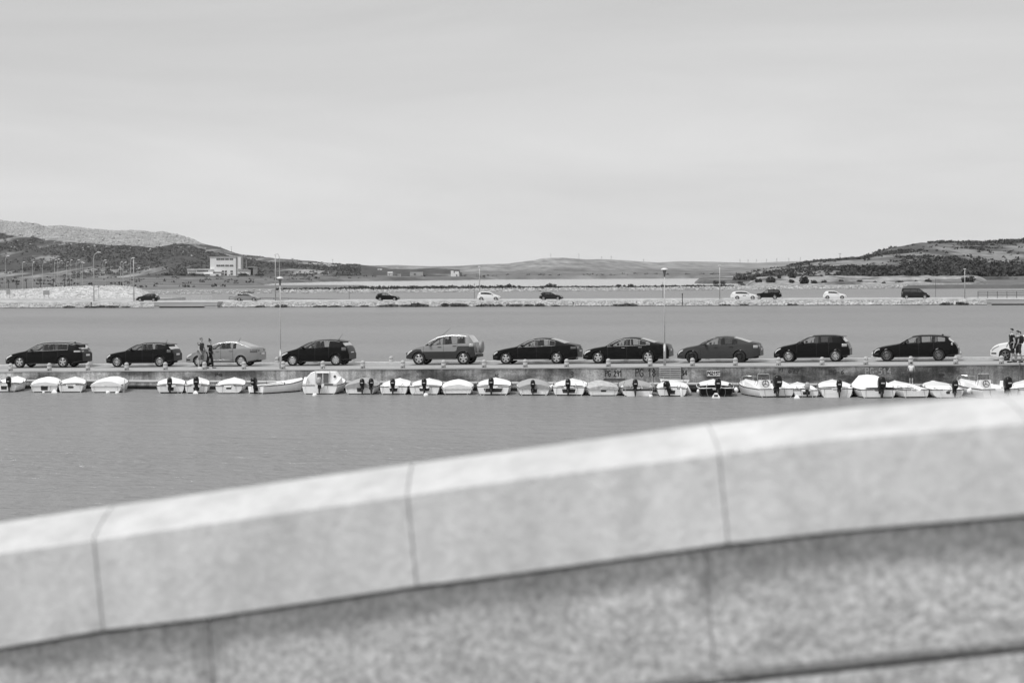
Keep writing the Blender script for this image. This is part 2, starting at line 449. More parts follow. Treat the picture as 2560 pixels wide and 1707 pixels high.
# ================================================================== parapet in the foreground
def stone_mat(name, g, layers, bump, bscale):
    m = bpy.data.materials.new(name); m.use_nodes = True
    t = m.node_tree; b = t.nodes['Principled BSDF']; b.inputs['Roughness'].default_value = 0.85; b.inputs['Specular IOR Level'].default_value = 0.25
    c = t.nodes.new('ShaderNodeTexCoord'); val = None
    for sc, st, lo, hi, f0, f1 in layers:
        mm = t.nodes.new('ShaderNodeMapping'); mm.inputs['Scale'].default_value = st; mm.inputs['Rotation'].default_value = (0, R(35), 0)
        t.links.new(c.outputs['Object'], mm.inputs[0])
        n = t.nodes.new('ShaderNodeTexNoise'); n.inputs['Scale'].default_value = sc; n.inputs['Detail'].default_value = 4; t.links.new(mm.outputs[0], n.inputs[0])
        r = t.nodes.new('ShaderNodeMapRange'); r.inputs['From Min'].default_value = f0; r.inputs['From Max'].default_value = f1; r.inputs['To Min'].default_value = lo; r.inputs['To Max'].default_value = hi
        t.links.new(n.outputs['Fac'], r.inputs[0])
        if val is None: val = r.outputs[0]
        else:
            x = t.nodes.new('ShaderNodeMath'); x.operation = 'MULTIPLY'; t.links.new(val, x.inputs[0]); t.links.new(r.outputs[0], x.inputs[1]); val = x.outputs[0]
    k = t.nodes.new('ShaderNodeMath'); k.operation = 'MULTIPLY'; k.inputs[1].default_value = g; t.links.new(val, k.inputs[0]); t.links.new(k.outputs[0], b.inputs['Base Color'])
    n2 = t.nodes.new('ShaderNodeTexNoise'); n2.inputs['Scale'].default_value = bscale; n2.inputs['Detail'].default_value = 4; t.links.new(c.outputs['Object'], n2.inputs[0])
    bp = t.nodes.new('ShaderNodeBump'); bp.inputs['Distance'].default_value = bump; t.links.new(n2.outputs['Fac'], bp.inputs['Height']); t.links.new(bp.outputs[0], b.inputs['Normal'])
    return m
M_COPE = stone_mat('stone_coping', 0.545, [(2.2, (1, 1, 1), .92, 1.06, .3, .7), (11, (1, 1, .45), .90, 1.08, .33, .67), (34, (1, 1, 1), .93, 1.05, .35, .65), (7, (1, 1, 2.5), .72, 1.0, .20, .34)], 0.004, 45)
M_BLOCK = stone_mat('stone_block', 0.43, [(3, (1, 1, 1), .88, 1.08, .3, .7), (30, (1, 1, .7), .92, 1.07, .36, .64), (70, (1, 1, 1), .74, 1.24, .36, .64), (9, (1, 1, 1), .82, 1.0, .22, .36)], 0.009, 70)
M_MORTAR_SHADE = mat('shaded_mortar', 0.17, 0.95, 0.2, 30)
def pz(px): return interp([(-200, 6.35), (0, 6.2), (1018, 5.75), (1797, 5.4), (2560, 5.1), (2800, 5.02)], px)
P_SIL = [(-300, 1349), (0, 1306), (256, 1268), (642, 1213.5), (1018, 1160), (1280, 1126), (1753, 1062), (2096, 1022.5), (2560, 979), (2900, 950)]
P_EDGE = [(-300, 1419), (0, 1377), (234, 1344), (707, 1276), (1018, 1232.5), (1280, 1194), (1797, 1128.5), (2096, 1090.5), (2560, 1052), (2900, 1028)]
P_BOT = [(-300, 1660), (0, 1619), (250, 1575.5), (517, 1543), (1023, 1466.5), (1280, 1433.5), (1802, 1360), (2096, 1327), (2560, 1286), (2900, 1261)]
P_LOW = [(-300, 2010), (0, 1955), (1000, 1812), (1748, 1706), (2560, 1618), (2900, 1590)]
parapet = tag(empty('bridge_parapet', at(1280, 1700, 5.6)), 'pale stone bridge parapet with rounded coping stones, blurred in the foreground', 'parapet')
PINV = Matrix.Translation(-Vector(parapet.location))
def coping(pa, pb):
    b = MB(); rs = []
    n = max(2, int((pb - pa) / 60))
    for i in range(n + 1):
        t = i / n; px = lerp(pa, pb, t); e = 4 if i in (0, n) else 0     # slightly eased ends
        Z = pz(px); ring = []
        lean = 24
        ring.append(at(px + lean, interp(P_BOT, px + lean), Z))
        ring.append(at(px + lean * .5, lerp(interp(P_EDGE, px), interp(P_BOT, px), .5), Z - 0.001))
        ring.append(at(px + 1, interp(P_EDGE, px) + 7, Z))
        ring.append(at(px, interp(P_EDGE, px) - 1, Z + 0.012))
        A = at(px, interp(P_EDGE, px) - 1, Z + 0.012); ps = px + (CX - px) * 0.34 / (Z + 0.34); sil = at(ps, interp(P_SIL, ps), Z + 0.34); top = sil.z
        for q in (0.2, 0.4, 0.6, 0.8, 1.0):
            X = A.x
            ring.append(Vector((X, A.y + 0.33 * q, A.z + (top - A.z) * math.sin(q * math.pi / 2))))
        E = ring[-1]
        ring.append(Vector((E.x, E.y + 0.16, E.z - 0.03)))
        ring.append(Vector((E.x, E.y + 0.22, E.z - 0.09)))
        ring.append(Vector((E.x, E.y + 0.22, ring[0].z)))
        if i in (0, n):
            c = sum(ring, Vector()) / len(ring)
            ring = [c + (p - c) * 0.995 for p in ring]
        rs.append([PINV @ p for p in ring])
    b.rings(rs)
    o = b.build('coping_stone', M_COPE, parapet, smooth=True)
    md = o.modifiers.new('b', 'EDGE_SPLIT'); md.split_angle = R(38)
    return o
JN = [-560, 234, 1018, 1797, 2570, 3340]
for a, c in zip(JN, JN[1:]): coping(a + 1.8, c - 1.8)
def block(pa, pb, top, bot, lean, gap=4, inset=0.05, name='wall_stone', m=None):
    b = MB(); nx, ny = 26, 16; vs, fs = [], []
    for j in range(ny + 1):
        for i in range(nx + 1):
            s, t = i / nx, j / ny
            px = lerp(pa + gap, pb - gap, s) + lean * t
            py = lerp(interp(top, px) + 9, interp(bot, px) - gap, t)
            Z = pz(px) + inset
            e = min(s, 1 - s) * (pb - pa); f = min(1 - t, 1) * 350
            rnd = max(0, 1 - min(e, f) / 14) ** 2 * 0.02
            p = at(px, py, Z + rnd - 0.003 * fbm(px / 30, py / 30, 2, 3) - 0.008 * fbm(px / 160, py / 160, 5, 2))
            vs.append(PINV @ p)
    for j in range(ny):
        for i in range(nx):
            a = j * (nx + 1) + i; fs.append((a, a + 1, a + nx + 2, a + nx + 1))
    n0 = len(vs)
    for p in list(vs): vs.append(Vector((p.x, p.y + 0.25, p.z)))
    k = n0
    edge = [i for i in range(nx + 1)] + [(j + 1) * (nx + 1) - 1 for j in range(1, ny + 1)] + [ny * (nx + 1) + i for i in range(nx - 1, -1, -1)] + [j * (nx + 1) for j in range(ny - 1, 0, -1)]
    for a, c in zip(edge, edge[1:] + edge[:1]): fs.append((a, a + k, c + k, c))
    b.add(vs, fs)
    return b.build(name, m or M_BLOCK, parapet, smooth=False)
for a, c in zip([-760, 522, 1764, 2990], [522, 1764, 2990, 4200]): block(a, c, P_BOT, P_LOW, 24, 1.3)
P_LOW2 = [(x, y + 340) for x, y in P_LOW]
P_LOWT = [(x, y + 6) for x, y in P_LOW]
for a, c in zip([-900, 1480, 2900], [1480, 2900, 4200]): block(a, c, P_LOWT, P_LOW2, 10)
jm = mat('joint_mortar', 0.40, 0.95, 0.3, 20)
for jp in JN[1:-1]:                      # pointing in the coping joints
    b = MB(); rs = []
    for px in (jp - 3.5, jp + 3.5):
        Z = pz(px); lean = 24; A = at(px, interp(P_EDGE, px) + 4, Z + 0.02); ps = px + (CX - px) * 0.34 / (Z + 0.34); tz = at(ps, interp(P_SIL, ps), Z + 0.34).z - .006
        ring = [at(px + lean, interp(P_BOT, px) - 4, Z + 0.012), at(px + 1, interp(P_EDGE, px) + 9, Z + 0.010), A]
        for q in (0.3, 0.6, 1.0): ring.append(Vector((A.x, A.y + 0.33 * q, A.z + (tz - A.z) * math.sin(q * math.pi / 2))))
        ring.append(Vector((A.x, A.y + .5, ring[0].z)))
        rs.append([PINV @ p for p in ring])
    b.rings(rs); b.build('joint_mortar', jm, parapet)
cb = MB(); rs = []
for px in range(-760, 3500, 120):      # mortar core seen in the joints, darkened as shade under the coping
    Z = pz(px) + 0.10
    t, l = at(px, interp(P_BOT, px) - 30, Z), at(px, interp(P_LOW2, px), Z)
    rs.append([PINV @ p for p in (t, l, l + Vector((0, .2, 0)), t + Vector((0, .2, 0)))])
cb.rings(rs); cb.build('shaded_mortar_core', M_MORTAR_SHADE, parapet)
pv = MB(); pv.box((0, 1.4, 5.0), (30, 12, 0.3)); struct(pv.build('bridge_pavement', mat('pavement_stone', 0.4, 0.85, 0.2, 3)))
# ================================================================== the quay
def quay_mat():
    m = bpy.data.materials.new('quay_concrete'); m.use_nodes = True
    t = m.node_tree; b = t.nodes['Principled BSDF']; b.inputs['Roughness'].default_value = 0.9; b.inputs['Specular IOR Level'].default_value = 0.2
    c = t.nodes.new('ShaderNodeTexCoord')
    def nz(sc, st, det, ro=0.6):
        mm = t.nodes.new('ShaderNodeMapping'); mm.inputs['Scale'].default_value = st
        t.links.new(c.outputs['Object'], mm.inputs[0])
        n = t.nodes.new('ShaderNodeTexNoise'); n.inputs['Scale'].default_value = sc; n.inputs['Detail'].default_value = det
        n.inputs['Roughness'].default_value = ro
        t.links.new(mm.outputs[0], n.inputs[0]); return n
    def rngn(n, a, bb, lo, hi):
        r = t.nodes.new('ShaderNodeMapRange'); r.inputs['From Min'].default_value = a; r.inputs['From Max'].default_value = bb
        r.inputs['To Min'].default_value = lo; r.inputs['To Max'].default_value = hi
        t.links.new(n, r.inputs[0]); return r.outputs[0]
    def mul(a, bb):
        x = t.nodes.new('ShaderNodeMath'); x.operation = 'MULTIPLY'; t.links.new(a, x.inputs[0]); t.links.new(bb, x.inputs[1]); return x.outputs[0]
    big = rngn(nz(0.9, (0.35, 1, 0.8), 5).outputs['Fac'], 0.40, 0.60, 0.32, 1.45)      # dark algae patches
    streak = rngn(nz(3.2, (1, 1, 0.10), 4).outputs['Fac'], 0.3, 0.7, 0.6, 1.35)         # runs of water
    fine = rngn(nz(14, (1, 1, 1), 5).outputs['Fac'], 0.3, 0.7, 0.65, 1.35)
    sx = t.nodes.new('ShaderNodeSeparateXYZ'); t.links.new(c.outputs['Object'], sx.inputs[0])
    along = rngn(sx.outputs['X'], -30, 30, 1.12, 0.50)                                   # darker to the right
    low = rngn(sx.outputs['Z'], 0.15, 0.26, 0.05, 1.0)                                   # wet tide line, with the shade under the ledge painted in
    v = mul(mul(mul(mul(big, streak), fine), along), low)
    k = t.nodes.new('ShaderNodeMath'); k.operation = 'MULTIPLY'; k.inputs[1].default_value = 0.30
    t.links.new(v, k.inputs[0]); t.links.new(k.outputs[0], b.inputs['Base Color'])
    return m
M_QUAY = quay_mat()
M_DECK = mat('quay_paving', 0.42, 0.85, 0.18, 0.8, 0, stretch=(0.15, 1.5, 1))
M_KERB = mat('kerb_stone', 0.58, 0.8, 0.12, 3)
M_ASPH = mat('asphalt_worn', 0.30, 0.9, 0.15, 2.0)
quay = tag(empty('quay', Q(0, EDGE, 0), -TH), 'long concrete quay with stained wall, low ledge and road on top', 'quay')
U0, U1 = -62.0, 52.0
ML = Matrix.Translation(Q(0, EDGE, 0)) @ Matrix.Rotation(-TH, 4, 'Z'); MLI = ML.inverted()
def strip(name, v0, v1, z0f, z1, m, parent=quay, zt=0.0, seg=19, u0=U0, u1=U1):
    b = MB(); rs = []
    for i in range(seg + 1):
        u = lerp(u0, u1, i / seg); zt_ = (z0f(u) if callable(z0f) else z0f) + zt
        zb = z1(u) if callable(z1) else z1
        rs.append([(u, v0 - EDGE, zb), (u, v0 - EDGE, zt_), (u, v1 - EDGE, zt_), (u, v1 - EDGE, zb)])
    b.rings(rs); return b.build(name, m, parent)
strip('wall_face', EDGE + 0.03, EDGE + 0.8, deck_z, -1.5, M_QUAY, zt=-0.075)
strip('edge_beam', EDGE, EDGE + 0.5, deck_z, lambda u: deck_z(u) - 0.073, mat('edge_concrete', 0.36, 0.85, 0.3, 1.2, stretch=(.3, 1, 2)))
strip('ledge', LEDGE, EDGE + 0.028, LEDGE_Z, -1.5, M_QUAY)
strip('ledge_top', LEDGE - 0.03, EDGE + 0.026, LEDGE_Z + 0.06, LEDGE_Z + 0.002, mat('ledge_concrete', 0.46, 0.85, 0.25, 1.0, stretch=(.3, 1, 1)))
strip('road_slab', EDGE + 0.51, BACK, deck_z, -1.5, M_ASPH, zt=-0.012)
strip('front_kerb', EDGE + 0.52, EDGE + 1.1, deck_z, lambda u: deck_z(u) - 0.3, M_DECK, zt=0.0)
strip('painted_line', EDGE + 2.4, EDGE + 2.6, deck_z, lambda u: deck_z(u) - 0.02, M_KERB, zt=-0.004)
strip('back_kerb', BACK - 0.55, BACK + 0.1, deck_z, -1.4, M_KERB, zt=0.10)
# construction joints of the wall: thin vertical slots
for u in (-38, -26.5, -14.2, -3.1, 9.0, 20.6, 31.5):
    b = MB(); b.box((u, 0.027, lerp(LEDGE_Z + .07, deck_z(u) - 0.09, .5)), (0.03, 0.012, deck_z(u) - LEDGE_Z - .18)); b.build('wall_joint', mat('joint_dark', 0.05, 0.95), quay)

# writing painted on the wall: drawn as brush strokes
GL = {'P': [[(0, 0), (0, 1), (.45, .98), (.55, .78), (.45, .55), (0, .5)]], 'G': [[(.55, .85), (.35, 1), (.08, .8), (0, .45), (.12, .1), (.38, 0), (.58, .15), (.58, .42), (.32, .42)]],
      '0': [[(.28, 1), (.05, .75), (.05, .25), (.28, 0), (.5, .25), (.5, .75), (.28, 1)]], '1': [[(.05, .75), (.3, 1), (.3, 0)]], '2': [[(.03, .8), (.25, 1), (.5, .78), (.4, .5), (.02, 0), (.55, 0)]],
      '3': [[(.03, .95), (.4, 1), (.5, .78), (.22, .55), (.52, .35), (.45, .05), (.02, 0)]], '4': [[(.4, 0), (.4, 1), (0, .35), (.58, .35)]], '5': [[(.5, 1), (.08, 1), (.05, .58), (.4, .6), (.52, .3), (.35, 0), (.02, .05)]],
      '6': [[(.48, .98), (.15, .7), (.02, .3), (.2, 0), (.5, .15), (.45, .45), (.05, .4)]], '7': [[(.02, 1), (.55, 1), (.2, 0)], [(.12, .5), (.48, .5)]], '8': [[(.28, .52), (.05, .75), (.28, 1), (.5, .75), (.05, .28), (.28, 0), (.52, .28), (.28, .52)]],
      '9': [[(.5, .65), (.3, .45), (.05, .65), (.2, 1), (.48, .9), (.5, .6), (.4, 0)]], '-': [[(.05, .45), (.42, .45)]], 'T': [[(0, 1), (.56, 1)], [(.28, 1), (.28, 0)]], 'A': [[(0, 0), (.28, 1), (.55, 0)], [(.1, .35), (.45, .35)]],
      'C': [[(.52, .85), (.3, 1), (.05, .75), (.05, .25), (.3, 0), (.52, .15)]], 'S': [[(.5, .9), (.25, 1), (.05, .78), (.45, .35), (.4, .05), (.03, .08)]], 'I': [[(.2, 0), (.2, 1)]], 'V': [[(0, 1), (.28, 0), (.55, 1)]], ' ': []}
def strokes(b, text, x0, z0, h, th, y, wide=None, jit=0.0, dy=-0.004):
    x = x0; w = (wide / (len(text) * 0.75)) if wide else h
    for ch in text:
        for pl in GL[ch]:
            P = [(x + (p[0] + rng.uniform(-jit, jit)) * w, z0 + (p[1] + rng.uniform(-jit, jit)) * h) for p in pl]
            for (ax, az), (cx_, cz) in zip(P, P[1:]):
                L = math.hypot(cx_ - ax, cz - az) or 1e-6; ex, ez = (cx_ - ax) / L * th * .4, (cz - az) / L * th * .4
                nx, nz_ = -(cz - az) / L * th / 2, (cx_ - ax) / L * th / 2
                vs = [(ax - ex + nx, y, az - ez + nz_), (ax - ex - nx, y, az - ez - nz_), (cx_ + ex - nx, y, cz + ez - nz_), (cx_ + ex + nx, y, cz + ez + nz_)]
                b.add(vs + [(p[0], p[1] + dy * 0.5, p[2]) for p in vs], [(4, 5, 6, 7), (0, 1, 5, 4), (1, 2, 6, 5), (2, 3, 7, 6), (3, 0, 4, 7)])
        x += 0.75 * w
def writing(text, px0, px1, py0, py1, g, th=0.045):
    u0, u1 = u_at(px0, EDGE), u_at(px1, EDGE); z1, z0 = qz(px0, py0, EDGE), qz(px0, py1, EDGE)
    cw = (u1 - u0) / len(text); c = 0
    for word in text.split(' '):
        b = MB(); strokes(b, word, u0 + c * cw, z0, z1 - z0, th, 0.025, cw * len(word), 0.03); c += len(word) + 1
        o = b.build('painted_lettering', mat('paint_%d' % int(g * 100), g, 0.8), quay); o['label'] = 'hand-painted mooring number ' + text
for a in [('PG 291', 1513, 1556, 926.5, 940, .025, .05), ('PG 18', 1589, 1641, 922.5, 941, .02, .055), ('3', 1424, 1437, 930, 943, .05, .05), ('34', 1704, 1719, 926, 938, .03, .05),
          ('677', 1971, 2000, 922.5, 932, .035, .045), ('PI', 1947, 1961, 921, 928, .03, .04), ('646', 2024, 2047, 922, 931, .12, .04), ('PG-6', 2073, 2112, 925, 935, .03, .04),
          ('PG-514', 2164, 2230, 920, 935, .36, .035), ('37', 2368, 2380, 920.5, 929, .025, .04), ('SP', 2347, 2362, 935, 942, .025, .04), ('AC', 1237, 1248, 935, 943, .05, .035),
          ('PG 652', 607, 642, 933, 942, .10, .04), ('PG', 538, 556, 934, 939.5, .03, .05)]: writing(*a)
u0, u1 = u_at(1767, EDGE), u_at(1800, EDGE); zt, zb = qz(1780, 926.5, EDGE), qz(1780, 940, EDGE)
b = MB(); b.box(((u0 + u1) / 2, 0.016, (zt + zb) / 2), (u1 - u0, 0.02, zt - zb)); pl = b.build('berth_plate', mat('plate_white', 0.62, 0.7, .15, 6), quay)
pl['label'] = 'white painted berth plate lettered PG215T'
b = MB(); strokes(b, 'PG215T', u0 + .04, zb + .06, zt - zb - .12, 0.045, 0.004, (u1 - u0) * .96); b.build('lettering', mat('paint_2', 0.02, 0.8), pl)

# bollards along both edges
M_BOL = mat('bollard_stone', 0.42, 0.8, 0.15, 5, 0.004)
bb = MB(); bb.lathe([(r_ * .83, h_ * .82) for r_, h_ in [(0.155, 0), (0.155, .30), (0.13, .305), (0.13, .325), (0.155, .33), (0.155, .37), (0.148, .42), (0.125, .47), (0.085, .51), (0.04, .53)]], n=14)
BOL = bb.mesh('bollard', M_BOL, True)
hb = MB(); hb.ell((0, -0.122, 0.05), (0.035, 0.02, 0.035), 8, 5); HOLE_SHADE = hb.mesh('socket_shade', mat('hole_shade', 0.02, 0.7))  # shade of the hole, painted as a small dark bulge
def bollard(px, v, label, group, hole=True):
    u = u_at(px, v); r = tag(empty('bollard', Q(u, v, deck_z(u)), -TH), label, 'bollard', group)
    link('post', BOL, r)
    if hole: link('socket_shade', HOLE_SHADE, r)
FB = [26.5, 123.5, 220, 316.7, 413.5, 511.4, 610, 708, 807.3, 907.3, 1007.3, 1109, 1210.4, 1313.3, 1416.7, 1521, 1625.5, 1731.2, 1838.6, 1946.5, 2055.3, 2164.7, 2277, 2389.8, 2503.9]
for i, px in enumerate(FB): bollard(px, EDGE + 0.27, 'stubby stone bollard on the front quay edge, %s from the left' % ORD[i], 'bollards along the front edge of the quay')
RB = [133.7, 226, 692.7, 787.6, 881.8, 978, 1367, 1465, 1565.3, 1669.6, 1768.6, 1872, 2078.8, 2183.7, 2290.2, 2399.4]
for i, px in enumerate(RB): bollard(px, BACK - 0.2, 'stone bollard on the far quay edge behind the parked cars, %s visible from the left' % ORD[i], 'bollards along the far edge of the quay', False)

# two lamp posts
M_POLE = mat('galvanised_steel', 0.46, 0.5, 0.15, 8, metal=0.3)
M_LAMPTOP = mat('lamp_white', 0.75, 0.4)
def quay_lamp(px, pyb, pyt, base_h, label):
    v = EDGE + 0.75; u = u_at(px, v); z0 = deck_z(u); p = Q(u, v, z0); H = at(px, pyt, p.y).z - z0
    r = tag(empty('lamp_post', p, -TH), label, 'lamp post', 'lamp posts on the quay')
    b = MB(); b.tube([(0, 0, 0), (0, 0, base_h)], 0.07, 12); b.tube([(0, 0, base_h), (0, 0, base_h + .06)], [0.07, 0.035], 12); b.build('base_tube', M_POLE, r, True)
    b = MB(); b.tube([(0, 0, base_h), (0, 0, H * .55), (0, 0, H - .45)], [0.032, .028, 0.024], 10); b.build('pole', M_POLE, r, True)
    b = MB(); b.lathe([(0.05, H - .46), (0.06, H - .30), (0.10, H - .16), (.11, H - .12)], n=12); b.build('neck', mat('lamp_dark', 0.12, 0.5), r, True)
    b = MB(); b.lathe([(.11, H - .12), (0.19, H - .10), (0.20, H - .07), (0.12, H - .02), (0.03, H)], n=16); b.build('lamp_hood', M_LAMPTOP, r, True)
    b = MB(); b.box((0, -0.082, base_h * .55), (0.09, 0.012, 0.3)); b.build('hatch', mat('hatch_grey', .35, .5), r)
quay_lamp(701.8, 924, 692, 1.0, 'slim lamp post with flat hood at the nose of the black hatchback')
quay_lamp(1662, 914, 670, 1.15, 'slim lamp post with flat hood beside the wooden pallet')

# slatted pallet hung on the wall, white beam below it, dark bench on the ledge
u0, u1 = u_at(1648.5, EDGE), u_at(1703.5, EDGE); zt, zb = qz(1676, 917.5, EDGE), qz(1676, 948, EDGE)
pal = tag(empty('pallet', Q((u0 + u1) / 2, EDGE - 0.01, zb), -TH), 'weathered slatted wooden pallet standing against the quay wall under the lamp post', 'pallet')
M_WOOD = mat('weathered_wood', 0.36, 0.85, 0.3, 5, 0.003, stretch=(0.3, 3, 3))
W_, H_ = u1 - u0, zt - zb
for i in range(6):
    b = MB(); b.box((rng.uniform(-.01, .01), -0.075, 0.05 + i * (H_ - .09) / 5), (W_, 0.025, 0.068)); b.build('slat', M_WOOD, pal)
for i in range(3):
    b = MB(); b.box(((i - 1) * (W_ * .47), -0.033, H_ / 2), (0.07, 0.05, H_)); b.build('stringer', mat('wood_dark', 0.2, .85, .3, 6), pal)
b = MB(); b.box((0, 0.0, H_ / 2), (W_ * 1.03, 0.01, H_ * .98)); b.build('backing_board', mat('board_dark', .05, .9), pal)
p = Q(u_at(1686, EDGE - .25), EDGE - .25, LEDGE_Z + .06)
bm_ = tag(empty('mooring_beam', p, -TH), 'white horizontal beam on short feet lying on the ledge below the pallet', 'beam')
b = MB(); b.tube([(-.78, 0, .14), (.8, 0, .10)], 0.045, 8); b.build('beam', mat('paint_white_old', .7, .6, .1, 8), bm_)
for x in (-.7, .72):
    b = MB(); b.box((x, 0, .06), (.07, .16, .12)); b.build('foot', mat('paint_white_old'), bm_)
for x in (-.6, .78):
    b = MB(); b.tube([(x, 0, .12), (x, 0, .30)], .014, 6); b.build('pin', M_POLE, bm_)
p = Q(u_at(1535, EDGE - .3), EDGE - .3, LEDGE_Z + .06)
bn = tag(empty('plank_bench', p, -TH), 'dark wooden plank bench on the ledge under the lettering PG 291', 'bench')
b = MB(); b.box((0, 0, .12), (1.16, .3, .05)); b.box((0, .16, .16), (1.18, .04, .09)); b.build('seat', mat('tarred_wood', .06, .8, .3, 8), bn)
for x in (-.5, .5):
    b = MB(); b.box((x, 0, .047), (.08, .26, .094)); b.build('leg', mat('tarred_wood'), bn)
# thin pole leaning against the wall at the right
p0 = Q(u_at(2545, EDGE - .3), EDGE - .3, LEDGE_Z + .06); p1 = Q(u_at(2550, EDGE + .02, 905), EDGE - .02, qz(2550, 903, EDGE))
b = MB(); b.tube([(0, 0, 0), p1 - p0], 0.022, 6); tag(b.build('boat_pole', mat('pole_dark', .08, .6), None, loc=p0), 'thin dark pole leaning on the quay wall beside the two walkers', 'pole')
# ================================================================== cars
def paint(name, g, metal=0.0, rough=0.32, coat=0.12, spec=0.14): return mat('car_paint_' + name, g, rough, metal=metal, coat=coat, spec=spec)
M_TYRE = mat('tyre_rubber', 0.018, 0.85)
M_TRIM = mat('black_plastic', 0.02, 0.55)
M_CHROME = mat('chrome', 0.6, 0.15, metal=1.0)
M_BRIGHT = mat('bright_trim', 0.5, 0.45, spec=0.3)
M_ALLOY = mat('alloy_silver', 0.52, 0.35, metal=0.6)
M_ALLOYD = mat('alloy_grey', 0.22, 0.4, metal=0.6)
M_ALLOYB = mat('alloy_black', 0.03, 0.35, metal=0.3)
M_SEAT = mat('seat_dark', 0.03, 0.9)
M_UNDER = mat('underbody_black', 0.008, 0.9)
M_LAMP = mat('headlamp_clear', 0.75, 0.12, coat=1.0)
M_LAMPG = mat('headlamp_grey', 0.34, 0.15, coat=1.0)
M_TAIL = mat('taillamp_red_grey', 0.10, 0.15, coat=1.0)
M_TAILC = mat('taillamp_pale', 0.42, 0.2, coat=1.0)
M_PLATE = mat('number_plate_white', 0.75, 0.5)
G_CLEAR = glass_mat('car_glass', 0.86, 0.03)
G_TINT = glass_mat('car_glass_tinted', 0.40, 0.03)
WH = {}
def wheel_meshes(r, spokes, mname, thick):
    key = (round(r, 3), spokes, mname, thick)
    if key in WH: return WH[key]
    t = MB(); hw_ = 0.105; ri = r * 0.65
    t.lathe([(ri, -hw_ * .9), (r * .93, -hw_), (r * .99, -hw_ * .75), (r, -hw_ * .3), (r, hw_ * .3), (r * .99, hw_ * .75), (r * .93, hw_), (ri, hw_ * .9)], n=28, axis='y', cap=False)
    tyre = t.mesh('tyre', M_TYRE, True)
    g = MB(); am = {'s': M_ALLOY, 'g': M_ALLOYD, 'b': M_ALLOYB}[mname]
    g.lathe([(ri * 1.0, -hw_ * .92), (ri * .96, -hw_ * .98), (ri * .89, -hw_ * .8), (ri * .89, hw_ * .9), (ri, hw_ * .9)], n=28, axis='y', cap=False)
    g.lathe([(ri * .9, -.02), (.01, -.02)], n=20, axis='y', mi=1)
    g.lathe([(ri * .9, .05), (.01, .05)], n=20, axis='y', mi=1)
    g.lathe([(ri * .24, -hw_ * .78), (ri * .2, -hw_ * .88), (.005, -hw_ * .88)], n=12, axis='y')
    for k in range(spokes):
        a = 2 * math.pi * (k + .25) / spokes; ca, sa = math.cos(a), math.sin(a); vs = []
        for rr, wd, yy in ((ri * .12, thick * 1.1, -hw_ * .85), (ri * .93, thick, -hw_ * .80)):
            for sg in (-1, 1):
                for y2 in (yy, yy + .03): vs.append((rr * ca - sg * wd * sa, y2, rr * sa + sg * wd * ca))
        g.add(vs, [(0, 2, 6, 4), (1, 5, 7, 3), (0, 4, 5, 1), (2, 3, 7, 6), (4, 6, 7, 5)])
    rim = g.mesh('rim', [am, M_UNDER], False)
    WH[key] = (tyre, rim); return WH[key]

def smooth_top(pts, x, h=0.05):
    return (interp(pts, x - h) + 2 * interp(pts, x) + interp(pts, x + h)) / 4

